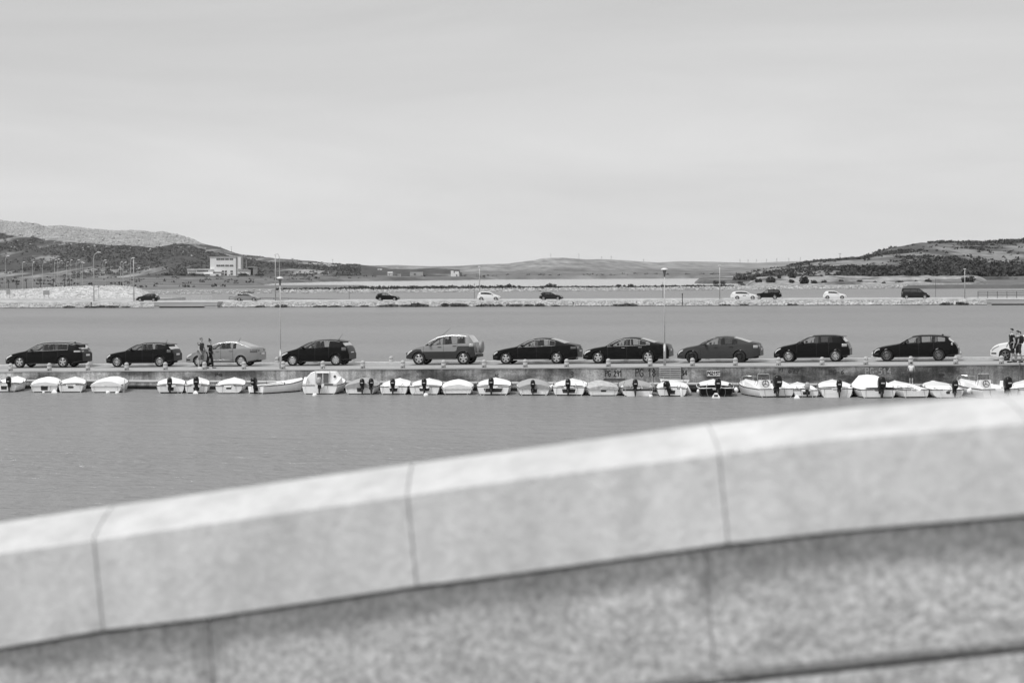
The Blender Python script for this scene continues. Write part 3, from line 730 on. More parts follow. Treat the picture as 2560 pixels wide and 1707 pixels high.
def car(label, loc, rz, sp, detail=True, group=None, name='car', cat='car'):
    L, W, wb, fo, r = sp['L'], sp['W'], sp['wb'], sp['fo'], sp['r']
    top, belt, wins = sp['top'], sp['belt'], sp['win']
    sill = sp.get('sill', 0.22); roff = sp.get('roff', 0.085)
    root = tag(empty(name, loc, rz), label, cat, group)
    xw = (fo, fo + wb); ra = r + sp.get('arch', 0.045)
    cowl, roofs, roofe, boot = sp['glass']      # windscreen x range, rear window x range
    BODY = sp['paint']
    def X(x): return x - (fo + wb / 2)          # origin midway between the axles
    def topz(x): return smooth_top(top, min(max(x, 0.02), L - 0.02), 0.05)
    def lowz(x):
        z = sill + 0.10 * max(0, 1 - x / 0.5) ** 1.5 * 0.6 + (0.14 * max(0, (x - (L - .75)) / .75))
        for c in xw:
            d = abs(x - c)
            if d < ra: z = max(z, r + math.sqrt(ra * ra - d * d))
        return z
    def plan(x):
        a = max(0, (0.62 - x) / 0.62); b = max(0, (x - (L - 0.6)) / 0.6)
        return 1 - 0.24 * a ** 2.4 - 0.20 * b ** 2.0
    def beltz(x): return interp(belt, x)
    wmid = 0.60
    def hw(x, z):
        b = beltz(x); y = 1.0 - 0.05 * ((min(z, b) - wmid) / 0.42) ** 2
        y *= W / 2
        if z > b: y -= (z - b) * sp.get('tumble', 0.40)
        for c in xw:                              # flared arches
            d = math.hypot(x - c, z - r)
            if d < ra + .09: y += 0.018 * sm(ra + .09, ra + .02, d)
        return y * plan(x)
    xs = set([0.0, L, 0.02, 0.05, 0.1, L - .02, L - .05, L - .1])
    n = int(L / 0.11)
    for i in range(n + 1): xs.add(L * i / n)
    for c in xw:
        for a in range(0, 181, 12): xs.add(c + ra * math.cos(R(a)))
        xs.add(c + ra + .004); xs.add(c - ra - .004)
    for a, b in wins: xs.update((a, b))
    xs.update((cowl, roofs, roofe, boot))
    xs = sorted(x for x in xs if 0 <= x <= L)
    ks = [xs[0]]
    hard = set(); [hard.update(w_) for w_ in wins]
    for x in xs[1:]:
        if x - ks[-1] > 0.012: ks.append(x)
        elif x in hard: ks[-1] = x
    xs = ks
    rings = []
    for x in xs:
        t = topz(x); lo = lowz(x); e = max(lo + .03, t - 0.045); b = min(beltz(x), e - .03); b = max(b, lo + .02)
        wbz = b + .012 if b + .012 < e - .02 else b + .001
        wt = max(wbz + .001, min(t - roff, e - .008)); e = max(e, wt + .002)
        zs = [lo, lerp(lo, b, .22), lerp(lo, b, .5), lerp(lo, b, .8), b, wbz, wt, e]
        if sp.get('clad'):
            c_ = max(lo + .01, min(sp['clad'](x), b - .04)); zs[1] = lerp(lo, c_, .5); zs[2] = c_; zs[3] = lerp(c_, b, .6)
        half = [(hw(x, z), z) for z in zs]
        ye = half[-1][0]
        half += [(ye * .93, max(e + .002, t - .014)), (ye * .6, t - .001 + .004), (0.0, t + .012)]
        rings.append([(X(x), -y, z) for y, z in half] + [(X(x), y, z) for y, z in reversed(half[:-1])])
    NR = len(rings[0])
    body = MB(); glassL = {}; screens = {'windscreen': MB(), 'rear_window': MB()}
    flat = [p for r_ in rings for p in r_]
    body.v = flat
    clad = sp.get('clad')
    for i in range(len(xs) - 1):
        xm = (xs[i] + xs[i + 1]) / 2
        wi = next((k for k, (a, b) in enumerate(wins) if a <= xm <= b), None)
        between = wins[0][0] < xm < wins[-1][1]
        for j in range(NR - 1):
            jj = j if j < 10 else NR - 2 - j      # 0..9 from the sill up to the roof centre
            f = (i * NR + j, i * NR + j + 1, (i + 1) * NR + j + 1, (i + 1) * NR + j)
            pts = [flat[q] for q in f]
            hgt = pts[1][2] - pts[0][2]
            if jj == 5 and wi is not None and abs(pts[1][2] - pts[0][2]) + abs(pts[2][2] - pts[3][2]) > 0.04:
                glassL.setdefault((wi, j < 10), MB()).add(pts, [(0, 1, 2, 3)]); continue
            if jj >= 8 and cowl < xm < roofs: screens['windscreen'].add(pts, [(0, 1, 2, 3)]); continue
            if jj >= 8 and roofe < xm < boot: screens['rear_window'].add(pts, [(0, 1, 2, 3)]); continue
            mi = 0
            zc = sum(p[2] for p in pts) / 4
            if jj == 5 and between: mi = 1
            if clad and jj <= 1: mi = 2
            body.f.append(f); body.m.append(mi)
    body.f.append(tuple(range(NR))); body.m.append(0)
    body.f.append(tuple((len(xs) - 1) * NR + j for j in range(NR))); body.m.append(0)
    bo = body.build('body', [BODY, M_TRIM, sp.get('cladm', M_TRIM)], root, True)
    md = bo.modifiers.new('e', 'EDGE_SPLIT'); md.split_angle = R(42)
    for (wi, side), m in sorted(glassL.items()):
        m.build('side_window', G_TINT if (wi in sp.get('tint', ())) else G_CLEAR, root, True)
    for k, m in screens.items():
        if m.f: m.build(k, G_CLEAR if k == 'windscreen' else sp.get('rearglass', G_CLEAR), root, True)
    ub = MB(); ub.box((X(L / 2), 0, (sill + .50) / 2 + .03), (L - 0.5, W * 0.66, .50 - sill + .06))
    ub.box((X(L / 2), 0, .5), (L - 1.1, W * .93, .02)); ub.build('underbody', M_UNDER, root)
    ty, rm = wheel_meshes(r, *sp.get('rim', (5, 's', .035)))
    for c in xw:
        for s_ in (-1, 1):
            we = empty('wheel', (X(c), s_ * (W / 2 - .115), r), 0 if s_ < 0 else math.pi); we.parent = root
            link('tyre', ty, we); link('rim', rm, we)
    def patch(nm, x0, x1, zl, zh, m, off=.006, nx=5, nz_=3, sides=(-1, 1), parent=root):
        for s_ in sides:
            b = MB(); vs = []
            for o_ in (off, -.01):
                for i in range(nx + 1):
                    x = lerp(x0, x1, i / nx)
                    for k in range(nz_ + 1):
                        z = lerp(zl(x), zh(x), k / nz_); vs.append((X(x), s_ * (hw(x, z) + o_), z))
            fs = []; st = nz_ + 1; N = (nx + 1) * st
            for i in range(nx):
                for k in range(nz_): fs.append((i * st + k, i * st + k + 1, (i + 1) * st + k + 1, (i + 1) * st + k))
            ed = [i * st for i in range(nx + 1)] + [nx * st + k for k in range(1, st)] + [i * st + nz_ for i in range(nx - 1, -1, -1)] + [k for k in range(nz_ - 1, 0, -1)]
            for a, c in zip(ed, ed[1:] + ed[:1]): fs.append((a, c, c + N, a + N))
            b.add(vs, fs); b.build(nm, m, parent, True)
    hl = sp.get('head', (0.06, 0.50, 0.10)); ht = sp.get('headtop', 0.035)
    patch('headlight', hl[0], hl[1], lambda x: topz(x) - ht - .03 - hl[2] * .8 * (1 - .5 * (x - hl[0]) / (hl[1] - hl[0])), lambda x: topz(x) - ht - .03, sp.get('headm', M_LAMP))
    tl = sp.get('tail', (L - .42, L - .03, .80, .95))
    def xend(z):
        x = L
        while x > L * .6 and topz(x) < z + .03: x -= .01
        return x
    xt = min(tl[1], xend(tl[3]))
    patch('taillight', tl[0], xt, lambda x: tl[2], lambda x: tl[3], sp.get('tailm', M_TAIL))
    yb = hw(L, .7)
    for s_ in (-1, 1):
        b = MB(); b.box((X(xend(tl[3])) + .03, s_ * yb * .70, (tl[2] + tl[3]) / 2), (.04, yb * .46, tl[3] - tl[2])); b.build('taillight', sp.get('tailm', M_TAIL), root)
    b = MB(); pz_ = sp.get('platez', .72); b.box((X(xend(pz_ + .06)) + .03, 0, pz_), (.03, .52, .11)); b.build('number_plate', M_PLATE, root)
    b = MB(); b.box((X(0) - .002, 0, .52), (.02, W * .45, .13)); b.build('grille', M_TRIM, root)
    xm_ = sp.get('mirror', wins[0][0] + .28)
    for s_ in (-1, 1):
        zm = beltz(xm_) + .06; b = MB()
        b.ell((X(xm_), s_ * (hw(xm_, zm) + .11), zm + .02), (.075, .095, .065), 10, 6, sq=.8); b.box((X(xm_), s_ * (hw(xm_, zm) + .02), zm - .03), (.06, .08, .03))
        b.build('mirror', sp.get('mirm', BODY), root, True)
    if not detail: return root
    if sp.get('bump', True):
        patch('rear_bumper', L - .62, L - .015, lambda x: lowz(x) + .01, lambda x: lowz(x) + .05, M_TRIM, .005)
        patch('fog_lamp', .05, .32, lambda x: .36, lambda x: .44, M_TRIM, .004)
    # door gaps and handles
    dl = sp['doors']
    for i, x0 in enumerate(dl):
        patch('door_gap', x0 - .007, x0 + .007, lambda x: max(lowz(x), sill) + .06, lambda x: beltz(x), M_TRIM, .002, 1, 5)
    for x0 in sp['handles']:
        for s_ in (-1, 1):
            z = beltz(x0) - .10; b = MB(); b.box((X(x0), s_ * (hw(x0, z) + .018), z), (.20, .03, .032)); b.build('door_handle', sp.get('handm', BODY), root)
    patch('sill_strip', fo + ra + .05, fo + wb - ra - .05, lambda x: sill + .005, lambda x: sill + .045, sp.get('sillm', M_TRIM), .006, 6, 1)
    if 'strake' in sp:
        z0, m_ = sp['strake']; patch('side_strip', fo + ra + .08, fo + wb - ra - .08, lambda x: z0, lambda x: z0 + .035, m_, .009, 6, 1)
    if sp.get('chrome'):
        for s_ in (-1, 1):
            P = []; a, c = wins[0][0], wins[-1][1]
            for i in range(25):
                x = lerp(a + .02, c, i / 24); z = max(beltz(x) + .01, topz(x) - roff); P.append((X(x), s_ * (hw(x, z) + .004), z))
            for i in range(13):
                x = lerp(c, a, i / 12); z = beltz(x) + .004; P.append((X(x), s_ * (hw(x, z) + .004), z))
            b = MB(); b.tube(P, .008, 5); b.build('window_trim', M_BRIGHT, root)
    if sp.get('rails'):
        for s_ in (-1, 1):
            P = []
            for i in range(15):
                x = lerp(roofs - .2, roofe - .05, i / 14); P.append((X(x), s_ * hw(x, topz(x) - .05) * .93, topz(x) + .03 * math.sin(math.pi * i / 14) ** .4))
            b = MB(); b.tube(P, .012, 6); b.build('roof_rail', sp['rails'], root)
    # seats
    for sx in sp['seats']:
        for s_ in (-1, 1):
            b = MB(); bz = beltz(sx)
            b.ell((X(sx), s_ * .36, bz - .10), (.10, .24, .42), 10, 6, sq=.6); b.ell((X(sx) + .06, s_ * .36, bz + .27), (.05, .13, .09), 8, 5, sq=.7)
            b.build('seat', M_SEAT, root, True)
    b = MB(); b.box((X(cowl + .5), 0, beltz(cowl) - .06), (.5, W * .8, .14)); b.build('dashboard', M_SEAT, root)
    b = MB(); b.tube([(X(cowl + .80) + .10 * math.sin(a_) * .5, -.36 + .18 * math.cos(a_), beltz(cowl) + .02 + .17 * math.sin(a_)) for a_ in [i * math.pi / 7 for i in range(15)]], .014, 5); b.build('steering_wheel', M_SEAT, root)
    if 'aerial' in sp:
        x0, l_, tilt = sp['aerial']; z = topz(x0)
        b = MB(); b.tube([(X(x0), 0, z), (X(x0) + l_ * tilt, 0, z + l_)], [.012, .006], 5); b.ell((X(x0), 0, z + .01), (.05, .03, .03), 8, 4); b.build('aerial', M_TRIM, root)
    if 'fin' in sp:
        x0 = sp['fin']; z = topz(x0); b = MB(); b.box((X(x0), 0, z + .03), (.16, .04, .07), taper=.35); b.build('roof_fin', BODY, root)
    if sp.get('spoiler'):
        x0 = roofe; z = topz(x0); yy = hw(x0, z - .05) * .9
        b = MB(); b.add([(X(x0 - .12), -yy, z + .0), (X(x0 - .12), yy, z + .0), (X(x0 + sp['spoiler']), yy * .96, z - .03), (X(x0 + sp['spoiler']), -yy * .96, z - .03),
                         (X(x0 - .12), -yy, z + .035), (X(x0 - .12), yy, z + .035), (X(x0 + sp['spoiler']), yy * .96, z - .005), (X(x0 + sp['spoiler']), -yy * .96, z - .005)],
                        [(0, 1, 2, 3), (4, 7, 6, 5), (0, 3, 7, 4), (1, 5, 6, 2), (2, 6, 7, 3), (0, 4, 5, 1)]); b.build('spoiler', BODY, root)
    if 'exhaust' in sp:
        for s_ in (-1, 1):
            b = MB(); b.box((X(L) - .04, s_ * W * .34, .36), (.12, .16, .07)); b.build('exhaust_tip', M_CHROME, root)
    return root

P_BLACK = paint('black', 0.004); P_SILVER = paint('silver', 0.24, 0.2, .35, .5, .5); P_GREY = paint('grey', 0.05, 0.0, .45); P_WHITE = paint('white', 0.74, 0, .4, .4, .4)
P_DARK = paint('anthracite', 0.018); P_CLAD = mat('cladding_dark', 0.022, 0.6)
SPEC = {}
SPEC['insignia'] = dict(L=4.91, W=1.86, wb=2.74, fo=.97, r=.335, paint=P_BLACK, chrome=True, rails=M_BRIGHT, rim=(5, 's', .045),
    top=[(0, .50), (.03, .62), (.15, .73), (.45, .83), (.9, .93), (1.35, 1.01), (1.62, 1.16), (2.0, 1.36), (2.35, 1.46), (2.9, 1.50), (3.6, 1.49), (4.1, 1.445), (4.42, 1.37), (4.55, 1.32), (4.74, 1.08), (4.85, 1.0), (4.89, .9), (4.91, .6)],
    belt=[(1.3, .96), (2.5, 1.0), (4.1, 1.05)], win=[(1.5, 2.42), (2.52, 3.25), (3.3, 4.02)], glass=(1.36, 2.3, 4.5, 4.76), tint=(1, 2), doors=[1.45, 2.47, 3.42], handles=[2.25, 3.25], seats=[2.45, 3.35], fin=4.15, spoiler=.22, head=(.06, .52, .14), tail=(4.42, 4.88, .90, 1.0), tailm=M_TAILC)
SPEC['bmw1'] = dict(L=4.23, W=1.75, wb=2.66, fo=.74, r=.32, paint=P_BLACK, rim=(10, 's', .018),
    top=[(0, .45), (.03, .62), (.1, .71), (.3, .79), (.69, .87), (1.25, .96), (1.52, 1.13), (1.91, 1.32), (2.4, 1.405), (2.9, 1.42), (3.4, 1.39), (3.8, 1.32), (3.98, 1.12), (4.12, .99), (4.2, .9), (4.23, .6)],
    belt=[(1.3, .94), (2.4, .99), (3.5, 1.04)], win=[(1.4, 2.28), (2.38, 2.92), (2.95, 3.28)], glass=(1.27, 2.2, 3.8, 4.08), doors=[1.3, 2.33, 3.0], handles=[2.12, 2.95], seats=[2.3, 3.1], aerial=(3.5, .22, .5), spoiler=.16, head=(.06, .34, .13), tail=(3.85, 4.2, .84, 1.0))
SPEC['rapid'] = dict(L=4.48, W=1.71, wb=2.60, fo=.84, r=.31, paint=P_SILVER, rim=(7, 's', .045), chrome=False,
    top=[(0, .48), (.04, .63), (.12, .70), (.3, .78), (.72, .91), (1.25, 1.02), (1.5, 1.19), (1.92, 1.38), (2.4, 1.45), (2.9, 1.46), (3.2, 1.42), (3.65, 1.26), (4.06, 1.12), (4.36, 1.09), (4.44, 1.0), (4.48, .62)],
    belt=[(1.2, .96), (2.3, 1.0), (3.3, 1.02)], win=[(1.32, 2.15), (2.27, 2.76), (2.79, 3.14)], glass=(1.27, 2.2, 3.1, 4.0), doors=[1.25, 2.21, 2.95], handles=[2.0, 2.82], seats=[2.2, 2.95], aerial=(3.05, .22, .6), head=(.06, .42, .15), tail=(4.0, 4.44, .80, .97), strake=(.36, P_SILVER))
SPEC['peugeot'] = dict(L=4.28, W=1.82, wb=2.61, fo=.90, r=.32, paint=P_BLACK, rim=(8, 's', .04),
    top=[(0, .45), (.05, .6), (.25, .72), (.62, .86), (1.15, 1.0), (1.53, 1.2), (1.96, 1.39), (2.3, 1.465), (2.9, 1.50), (3.45, 1.47), (3.8, 1.40), (4.02, 1.18), (4.17, 1.02), (4.25, .82), (4.28, .5)],
    belt=[(1.0, .97), (2.2, 1.01), (3.4, 1.07)], win=[(1.28, 2.2), (2.33, 3.12)], glass=(1.16, 2.2, 3.82, 4.1), doors=[1.3, 2.27, 3.1], handles=[2.1, 2.95], seats=[2.3, 3.1], aerial=(3.45, .35, .7), spoiler=.1, head=(.1, .62, .14), tail=(3.86, 4.22, .86, 1.05), tailm=M_TAIL)
SPEC['scenic'] = dict(L=4.12, W=1.78, wb=2.62, fo=.80, r=.36, sill=.32, paint=P_SILVER, rim=(5, 's', .05), arch=.05, clad=lambda x: .90 - .14 * sm(.94, 1.0, x) + .30 * sm(2.98, 3.10, x), cladm=P_CLAD, handm=M_TRIM,
    top=[(0, .55), (.04, .66), (.23, .83), (.51, .97), (.99, 1.12), (1.18, 1.22), (1.51, 1.45), (1.85, 1.61), (2.28, 1.70), (2.66, 1.73), (3.3, 1.71), (3.7, 1.65), (3.92, 1.36), (4.02, 1.2), (4.08, .75), (4.12, .5)],
    belt=[(1.0, 1.06), (2.2, 1.13), (3.5, 1.20)], win=[(1.18, 1.62), (1.66, 2.2), (2.34, 3.05), (3.09, 3.56)], glass=(1.05, 1.95, 3.7, 3.98), doors=[1.08, 2.26, 3.05], handles=[2.02, 2.9], seats=[2.25, 3.1], aerial=(1.95, .45, 1.2), head=(.1, .42, .12), tail=(3.75, 4.08, 1.02, 1.2), tailm=M_TAILC, roff=.10)
SPEC['eclass'] = dict(L=4.92, W=1.85, wb=2.94, fo=.80, r=.335, paint=P_BLACK, chrome=True, rim=(5, 's', .048), sillm=M_BRIGHT, exhaust=1,
    top=[(0, .50), (.03, .64), (.1, .71), (.25, .77), (.65, .87), (1.4, 1.0), (1.68, 1.16), (2.06, 1.34), (2.44, 1.44), (2.9, 1.47), (3.33, 1.435), (3.7, 1.35), (4.22, 1.165), (4.65, 1.085), (4.85, 1.05), (4.9, .9), (4.92, .55)],
    belt=[(1.3, .95), (2.5, .99), (3.8, 1.03)], win=[(1.5, 2.5), (2.66, 3.24), (3.28, 3.65)], glass=(1.42, 2.35, 3.4, 4.2), doors=[1.5, 2.58, 3.45], handles=[2.35, 3.3], seats=[2.5, 3.35], head=(.06, .32, .13), tail=(4.55, 4.88, .84, .97))
SPEC['audi'] = dict(L=4.92, W=1.86, wb=2.84, fo=.90, r=.34, paint=P_BLACK, chrome=True, rim=(5, 's', .048), handm=M_CHROME,
    top=[(0, .45), (.04, .60), (.16, .74), (.6, .87), (1.3, .98), (1.52, 1.12), (1.88, 1.31), (2.24, 1.415), (2.65, 1.46), (3.1, 1.435), (3.55, 1.33), (4.0, 1.185), (4.46, 1.085), (4.75, 1.05), (4.87, .95), (4.92, .6)],
    belt=[(1.2, .94), (2.5, .98), (3.9, 1.02)], win=[(1.42, 2.48), (2.6, 3.2), (3.24, 3.85)], glass=(1.32, 2.25, 3.3, 4.1), doors=[1.45, 2.54, 3.4], handles=[2.35, 3.3], seats=[2.4, 3.3], head=(.08, .46, .14), tail=(4.6, 4.9, .82, 1.0))
SPEC['octavia'] = dict(L=4.66, W=1.81, wb=2.68, fo=.85, r=.335, paint=P_GREY, rim=(10, 'b', .02), mirm=M_TRIM,
    top=[(0, .45), (.04, .60), (.16, .73), (.52, .86), (1.19, .98), (1.45, 1.14), (1.81, 1.33), (2.16, 1.425), (2.65, 1.46), (3.1, 1.425), (3.54, 1.31), (3.99, 1.155), (4.35, 1.09), (4.5, 1.06), (4.6, .95), (4.66, .6)],
    belt=[(1.1, .94), (2.4, .98), (3.5, 1.02)], win=[(1.36, 2.34), (2.48, 2.98), (3.01, 3.42)], glass=(1.21, 2.15, 3.2, 4.1), tint=(1, 2), doors=[1.35, 2.41, 3.15], handles=[2.2, 3.05], seats=[2.35, 3.15], head=(.06, .36, .12), tail=(4.3, 4.62, .80, .96), tailm=M_TAILC)
SPEC['golf'] = dict(L=4.2, W=1.78, wb=2.58, fo=.84, r=.325, paint=P_BLACK, rim=(10, 's', .02),
    top=[(0, .45), (.03, .58), (.19, .76), (.5, .88), (1.2, 1.02), (1.52, 1.21), (1.88, 1.39), (2.23, 1.46), (2.67, 1.48), (3.34, 1.47), (3.72, 1.41), (3.93, 1.16), (4.08, 1.03), (4.17, .8), (4.2, .55)],
    belt=[(1.1, .98), (2.3, 1.03), (3.5, 1.08)], win=[(1.36, 2.3), (2.48, 2.98), (3.01, 3.26)], glass=(1.22, 2.15, 3.72, 4.0), tint=(1, 2), doors=[1.3, 2.38, 3.05], handles=[2.15, 2.95], seats=[2.3, 3.05], spoiler=.2, head=(.07, .42, .12), tail=(3.78, 4.16, .84, 1.0), tailm=M_TAILC)
SPEC['touring'] = dict(L=4.62, W=1.81, wb=2.81, fo=.76, r=.33, paint=P_BLACK, rim=(10, 'g', .018),
    top=[(0, .45), (.04, .56), (.18, .71), (.52, .82), (1.4, .96), (1.65, 1.10), (1.95, 1.28), (2.16, 1.37), (2.54, 1.42), (3.17, 1.43), (3.7, 1.40), (4.0, 1.33), (4.2, 1.12), (4.4, 1.0), (4.56, .85), (4.62, .55)],
    belt=[(1.3, .93), (2.5, .98), (3.9, 1.03)], win=[(1.5, 2.44), (2.56, 3.12), (3.16, 3.36), (3.42, 3.92)], glass=(1.42, 2.15, 4.0, 4.36), doors=[1.45, 2.5, 3.3], handles=[2.3, 3.15], seats=[2.4, 3.25], fin=3.75, spoiler=.16, head=(.06, .38, .10), tail=(4.25, 4.58, .86, 1.0), tailm=M_TAILC)
SPEC['polo'] = dict(L=3.97, W=1.68, wb=2.47, fo=.80, r=.31, paint=P_WHITE, rim=(5, 'g', .03), headm=M_LAMPG,
    top=[(0, .50), (.03, .60), (.16, .76), (.45, .89), (1.1, 1.0), (1.4, 1.19), (1.75, 1.37), (2.1, 1.44), (2.5, 1.46), (3.1, 1.45), (3.5, 1.38), (3.7, 1.15), (3.85, 1.0), (3.94, .8), (3.97, .5)],
    belt=[(1.0, .97), (2.2, 1.02), (3.3, 1.07)], win=[(1.26, 2.1), (2.22, 2.8)], glass=(1.12, 2.0, 3.5, 3.78), doors=[1.2, 2.15, 2.85], handles=[2.0, 2.75], seats=[2.1, 2.85], head=(.08, .46, .12), tail=(3.6, 3.92, .84, 1.0))
QCARS = [('insignia', 48, 158.6, 'black estate car with chrome window trim and roof rails, leftmost on the quay'), ('bmw1', 290.8, 441.4 - 40, 'black hatchback behind the leftmost estate on the quay, ahead of the silver saloon'),
         ('rapid', 494.7, 605.3, 'silver saloon car with the couple standing in front of it'), ('peugeot', 729.8, 841.4, 'black hatchback with long sloping nose behind the left lamp post'),
         ('scenic', 1047, 1159.6, 'two-tone silver and dark people carrier with spare wheel on its tail'), ('eclass', 1264.9, 1392, 'black saloon with chrome sill strip behind the two-tone people carrier'),
         ('audi', 1493.9, 1622, 'black saloon with its tail behind the right lamp post'), ('octavia', 1728, 1851, 'matt grey saloon with black wheels on the quay'),
         ('golf', 1971, 2089.4, 'black hatchback with silver many-spoked wheels between the grey saloon and the black estate'), ('touring', 2213.7, 2350, 'black estate car at the right of the quay above the child'),
         ('polo', 2512.6, 2512.6 + 118, 'white hatchback cut by the right picture edge behind the two walkers')]
for key, a, c, lab in QCARS:
    sp = SPEC[key]; ua = u_at(a, -.05)
    if key == 'bmw1': c = a + 543 / 4.9
    um = (u_at(a, -.05) + u_at(c, -.05)) / 2
    vc = sp['W'] / 2 - 0.1
    # same column: the wheels are seen on the near side
    o = car(lab, Q(um, vc, deck_z(um) - 0.012), -TH, sp, True, 'cars queued on the quay')
    o.rotation_euler = (0, -math.atan(DM), -TH)
    if key == 'scenic':
        L = sp['L']; x0 = L - (sp['fo'] + sp['wb'] / 2)
        b = MB(); b.lathe([(.02, .0), (.30, .0), (.345, .03), (.35, .08), (.35, .14), (.33, .19), (.27, .21), (.02, .215)], c=(x0 + .06, 0, .98), n=24, axis='x'); b.build('spare_wheel_cover', mat('spare_cover_grey', .24, .5), o, True)
        b = MB(); b.box((x0 + .05, 0, .5), (.14, 1.2, .16)); b.build('tail_bumper', P_CLAD, o)
        b = MB(); b.box((X0 if False else -(sp['fo'] + sp['wb'] / 2) + .02, 0, .55), (.10, 1.1, .30)); b.build('nose_guard', P_CLAD, o)
# ================================================================== boats
M_GEL = mat('gelcoat_white', 0.88, 0.35, 0.06, 2.5, coat=.3)
M_GELD = mat('gelcoat_dull', 0.84, 0.5, 0.12, 4)
M_INNER = mat('boat_inside', 0.80, 0.6, 0.08, 3)
M_HBLK = mat('hull_black', 0.006, 0.4, spec=.15); M_HGRY = mat('hull_grey', 0.34, 0.5, .12, 3)
M_RAILG = mat('rub_rail_grey', 0.07, 0.6); M_RAILD_SHADE = mat('rub_rail_and_waterline_shade', 0.03, 0.6)
M_PAD_SHADE = mat('motor_pad_and_waterline_shade', 0.03, 0.7)
M_TARPW = mat('tarp_white', 0.80, 0.75, 0.06, 4, 0.01, 5); M_TARPG = mat('tarp_grey', 0.36, 0.8, 0.15, 4, 0.01, 5); M_TARPS = mat('tarp_shabby', 0.45, 0.9, 0.45, 5, 0.02, 6)
M_MOTB = mat('outboard_black', 0.007, 0.3, coat=.15, spec=.25); M_MOTG = mat('outboard_grey', 0.35, 0.35); M_MOTL = mat('outboard_leg', 0.015, 0.45)
M_ROPE = mat('rope', 0.22, 0.9); M_ROPEW = mat('rope_pale', 0.6, 0.9); M_WOODB = mat('varnished_wood', 0.10, .5)
BEAM_T = {'round': [(0, .88), (.2, .97), (.4, 1.0), (.6, .97), (.75, .86), (.87, .66), (.95, .42), (1, .10)], 'sharp': [(0, .90), (.2, .98), (.4, 1.0), (.6, .92), (.75, .75), (.87, .50), (.95, .26), (1, .03)]}
TS = [0, .08, .18, .3, .42, .54, .66, .76, .84, .9, .95, .98, 1.0]
def motor(parent, x, tz, scale=1.0, m=None, tilt=0.0, down=True, tiller=True, rot=0.0):
    m = m or M_MOTB
    r = empty('outboard_motor', (x, -.10, tz), rot); r.parent = parent; r.rotation_euler = (tilt, 0, rot); s = scale
    b = MB(); rs = []
    for z, wx, wy, oy in ((.10, .10, .13, -.02), (.14, .135, .19, -.03), (.24, .15, .22, -.04), (.36, .148, .215, -.05), (.46, .13, .19, -.06), (.52, .095, .14, -.06), (.545, .04, .07, -.06)):
        rs.append([(wx * s * math.copysign(abs(math.cos(a)) ** .6, math.cos(a)), (oy + wy * math.copysign(abs(math.sin(a)) ** .6, math.sin(a))) * s, z * s) for a in [2 * math.pi * j / 14 for j in range(14)]])
    b.rings(rs); b.build('cowl', m, r, True)
    b = MB(); b.box((0, -.02 * s, .02 * s), (.11 * s, .15 * s, .20 * s)); b.box((0, .08 * s, .0), (.20 * s, .06 * s, .20 * s))
    if down: b.tube([(0, -.04 * s, .0), (0, -.05 * s, -.30 * s), (0, -.05 * s, -.62 * s)], [.06 * s, .045 * s, .035 * s], 8, flat=1.5); b.box((0, -.09 * s, -.46 * s), (.13 * s, .24 * s, .02 * s)); b.tube([(0, .08 * s, -.60 * s), (0, -.2 * s, -.60 * s)], [.02 * s, .045 * s], 8)
    b.build('leg', M_MOTL, r, True)
    if down:
        b = MB()
        for k in range(3):
            a = 2.1 * k; b.add([(0, -.19 * s, -.60 * s), (.11 * s * math.cos(a - .35), -.18 * s, -.6 * s + .11 * s * math.sin(a - .35)), (.12 * s * math.cos(a), -.2 * s, -.6 * s + .12 * s * math.sin(a)), (.11 * s * math.cos(a + .35), -.22 * s, -.6 * s + .11 * s * math.sin(a + .35))], [(0, 1, 2, 3)])
        b.build('propeller', M_MOTG, r)
    if tiller:
        b = MB(); b.tube([(.0, .12 * s, .12 * s), (-.10 * s, .36 * s, .22 * s), (-.14 * s, .5 * s, .30 * s)], .018, 6); b.build('tiller', M_MOTL, r)
    b = MB(); b.box((0, -.265 * s, .30 * s), (.14 * s, .012, .05 * s)); b.build('cowl_band', mat('decal_pale', .5, .5), r)
    return r
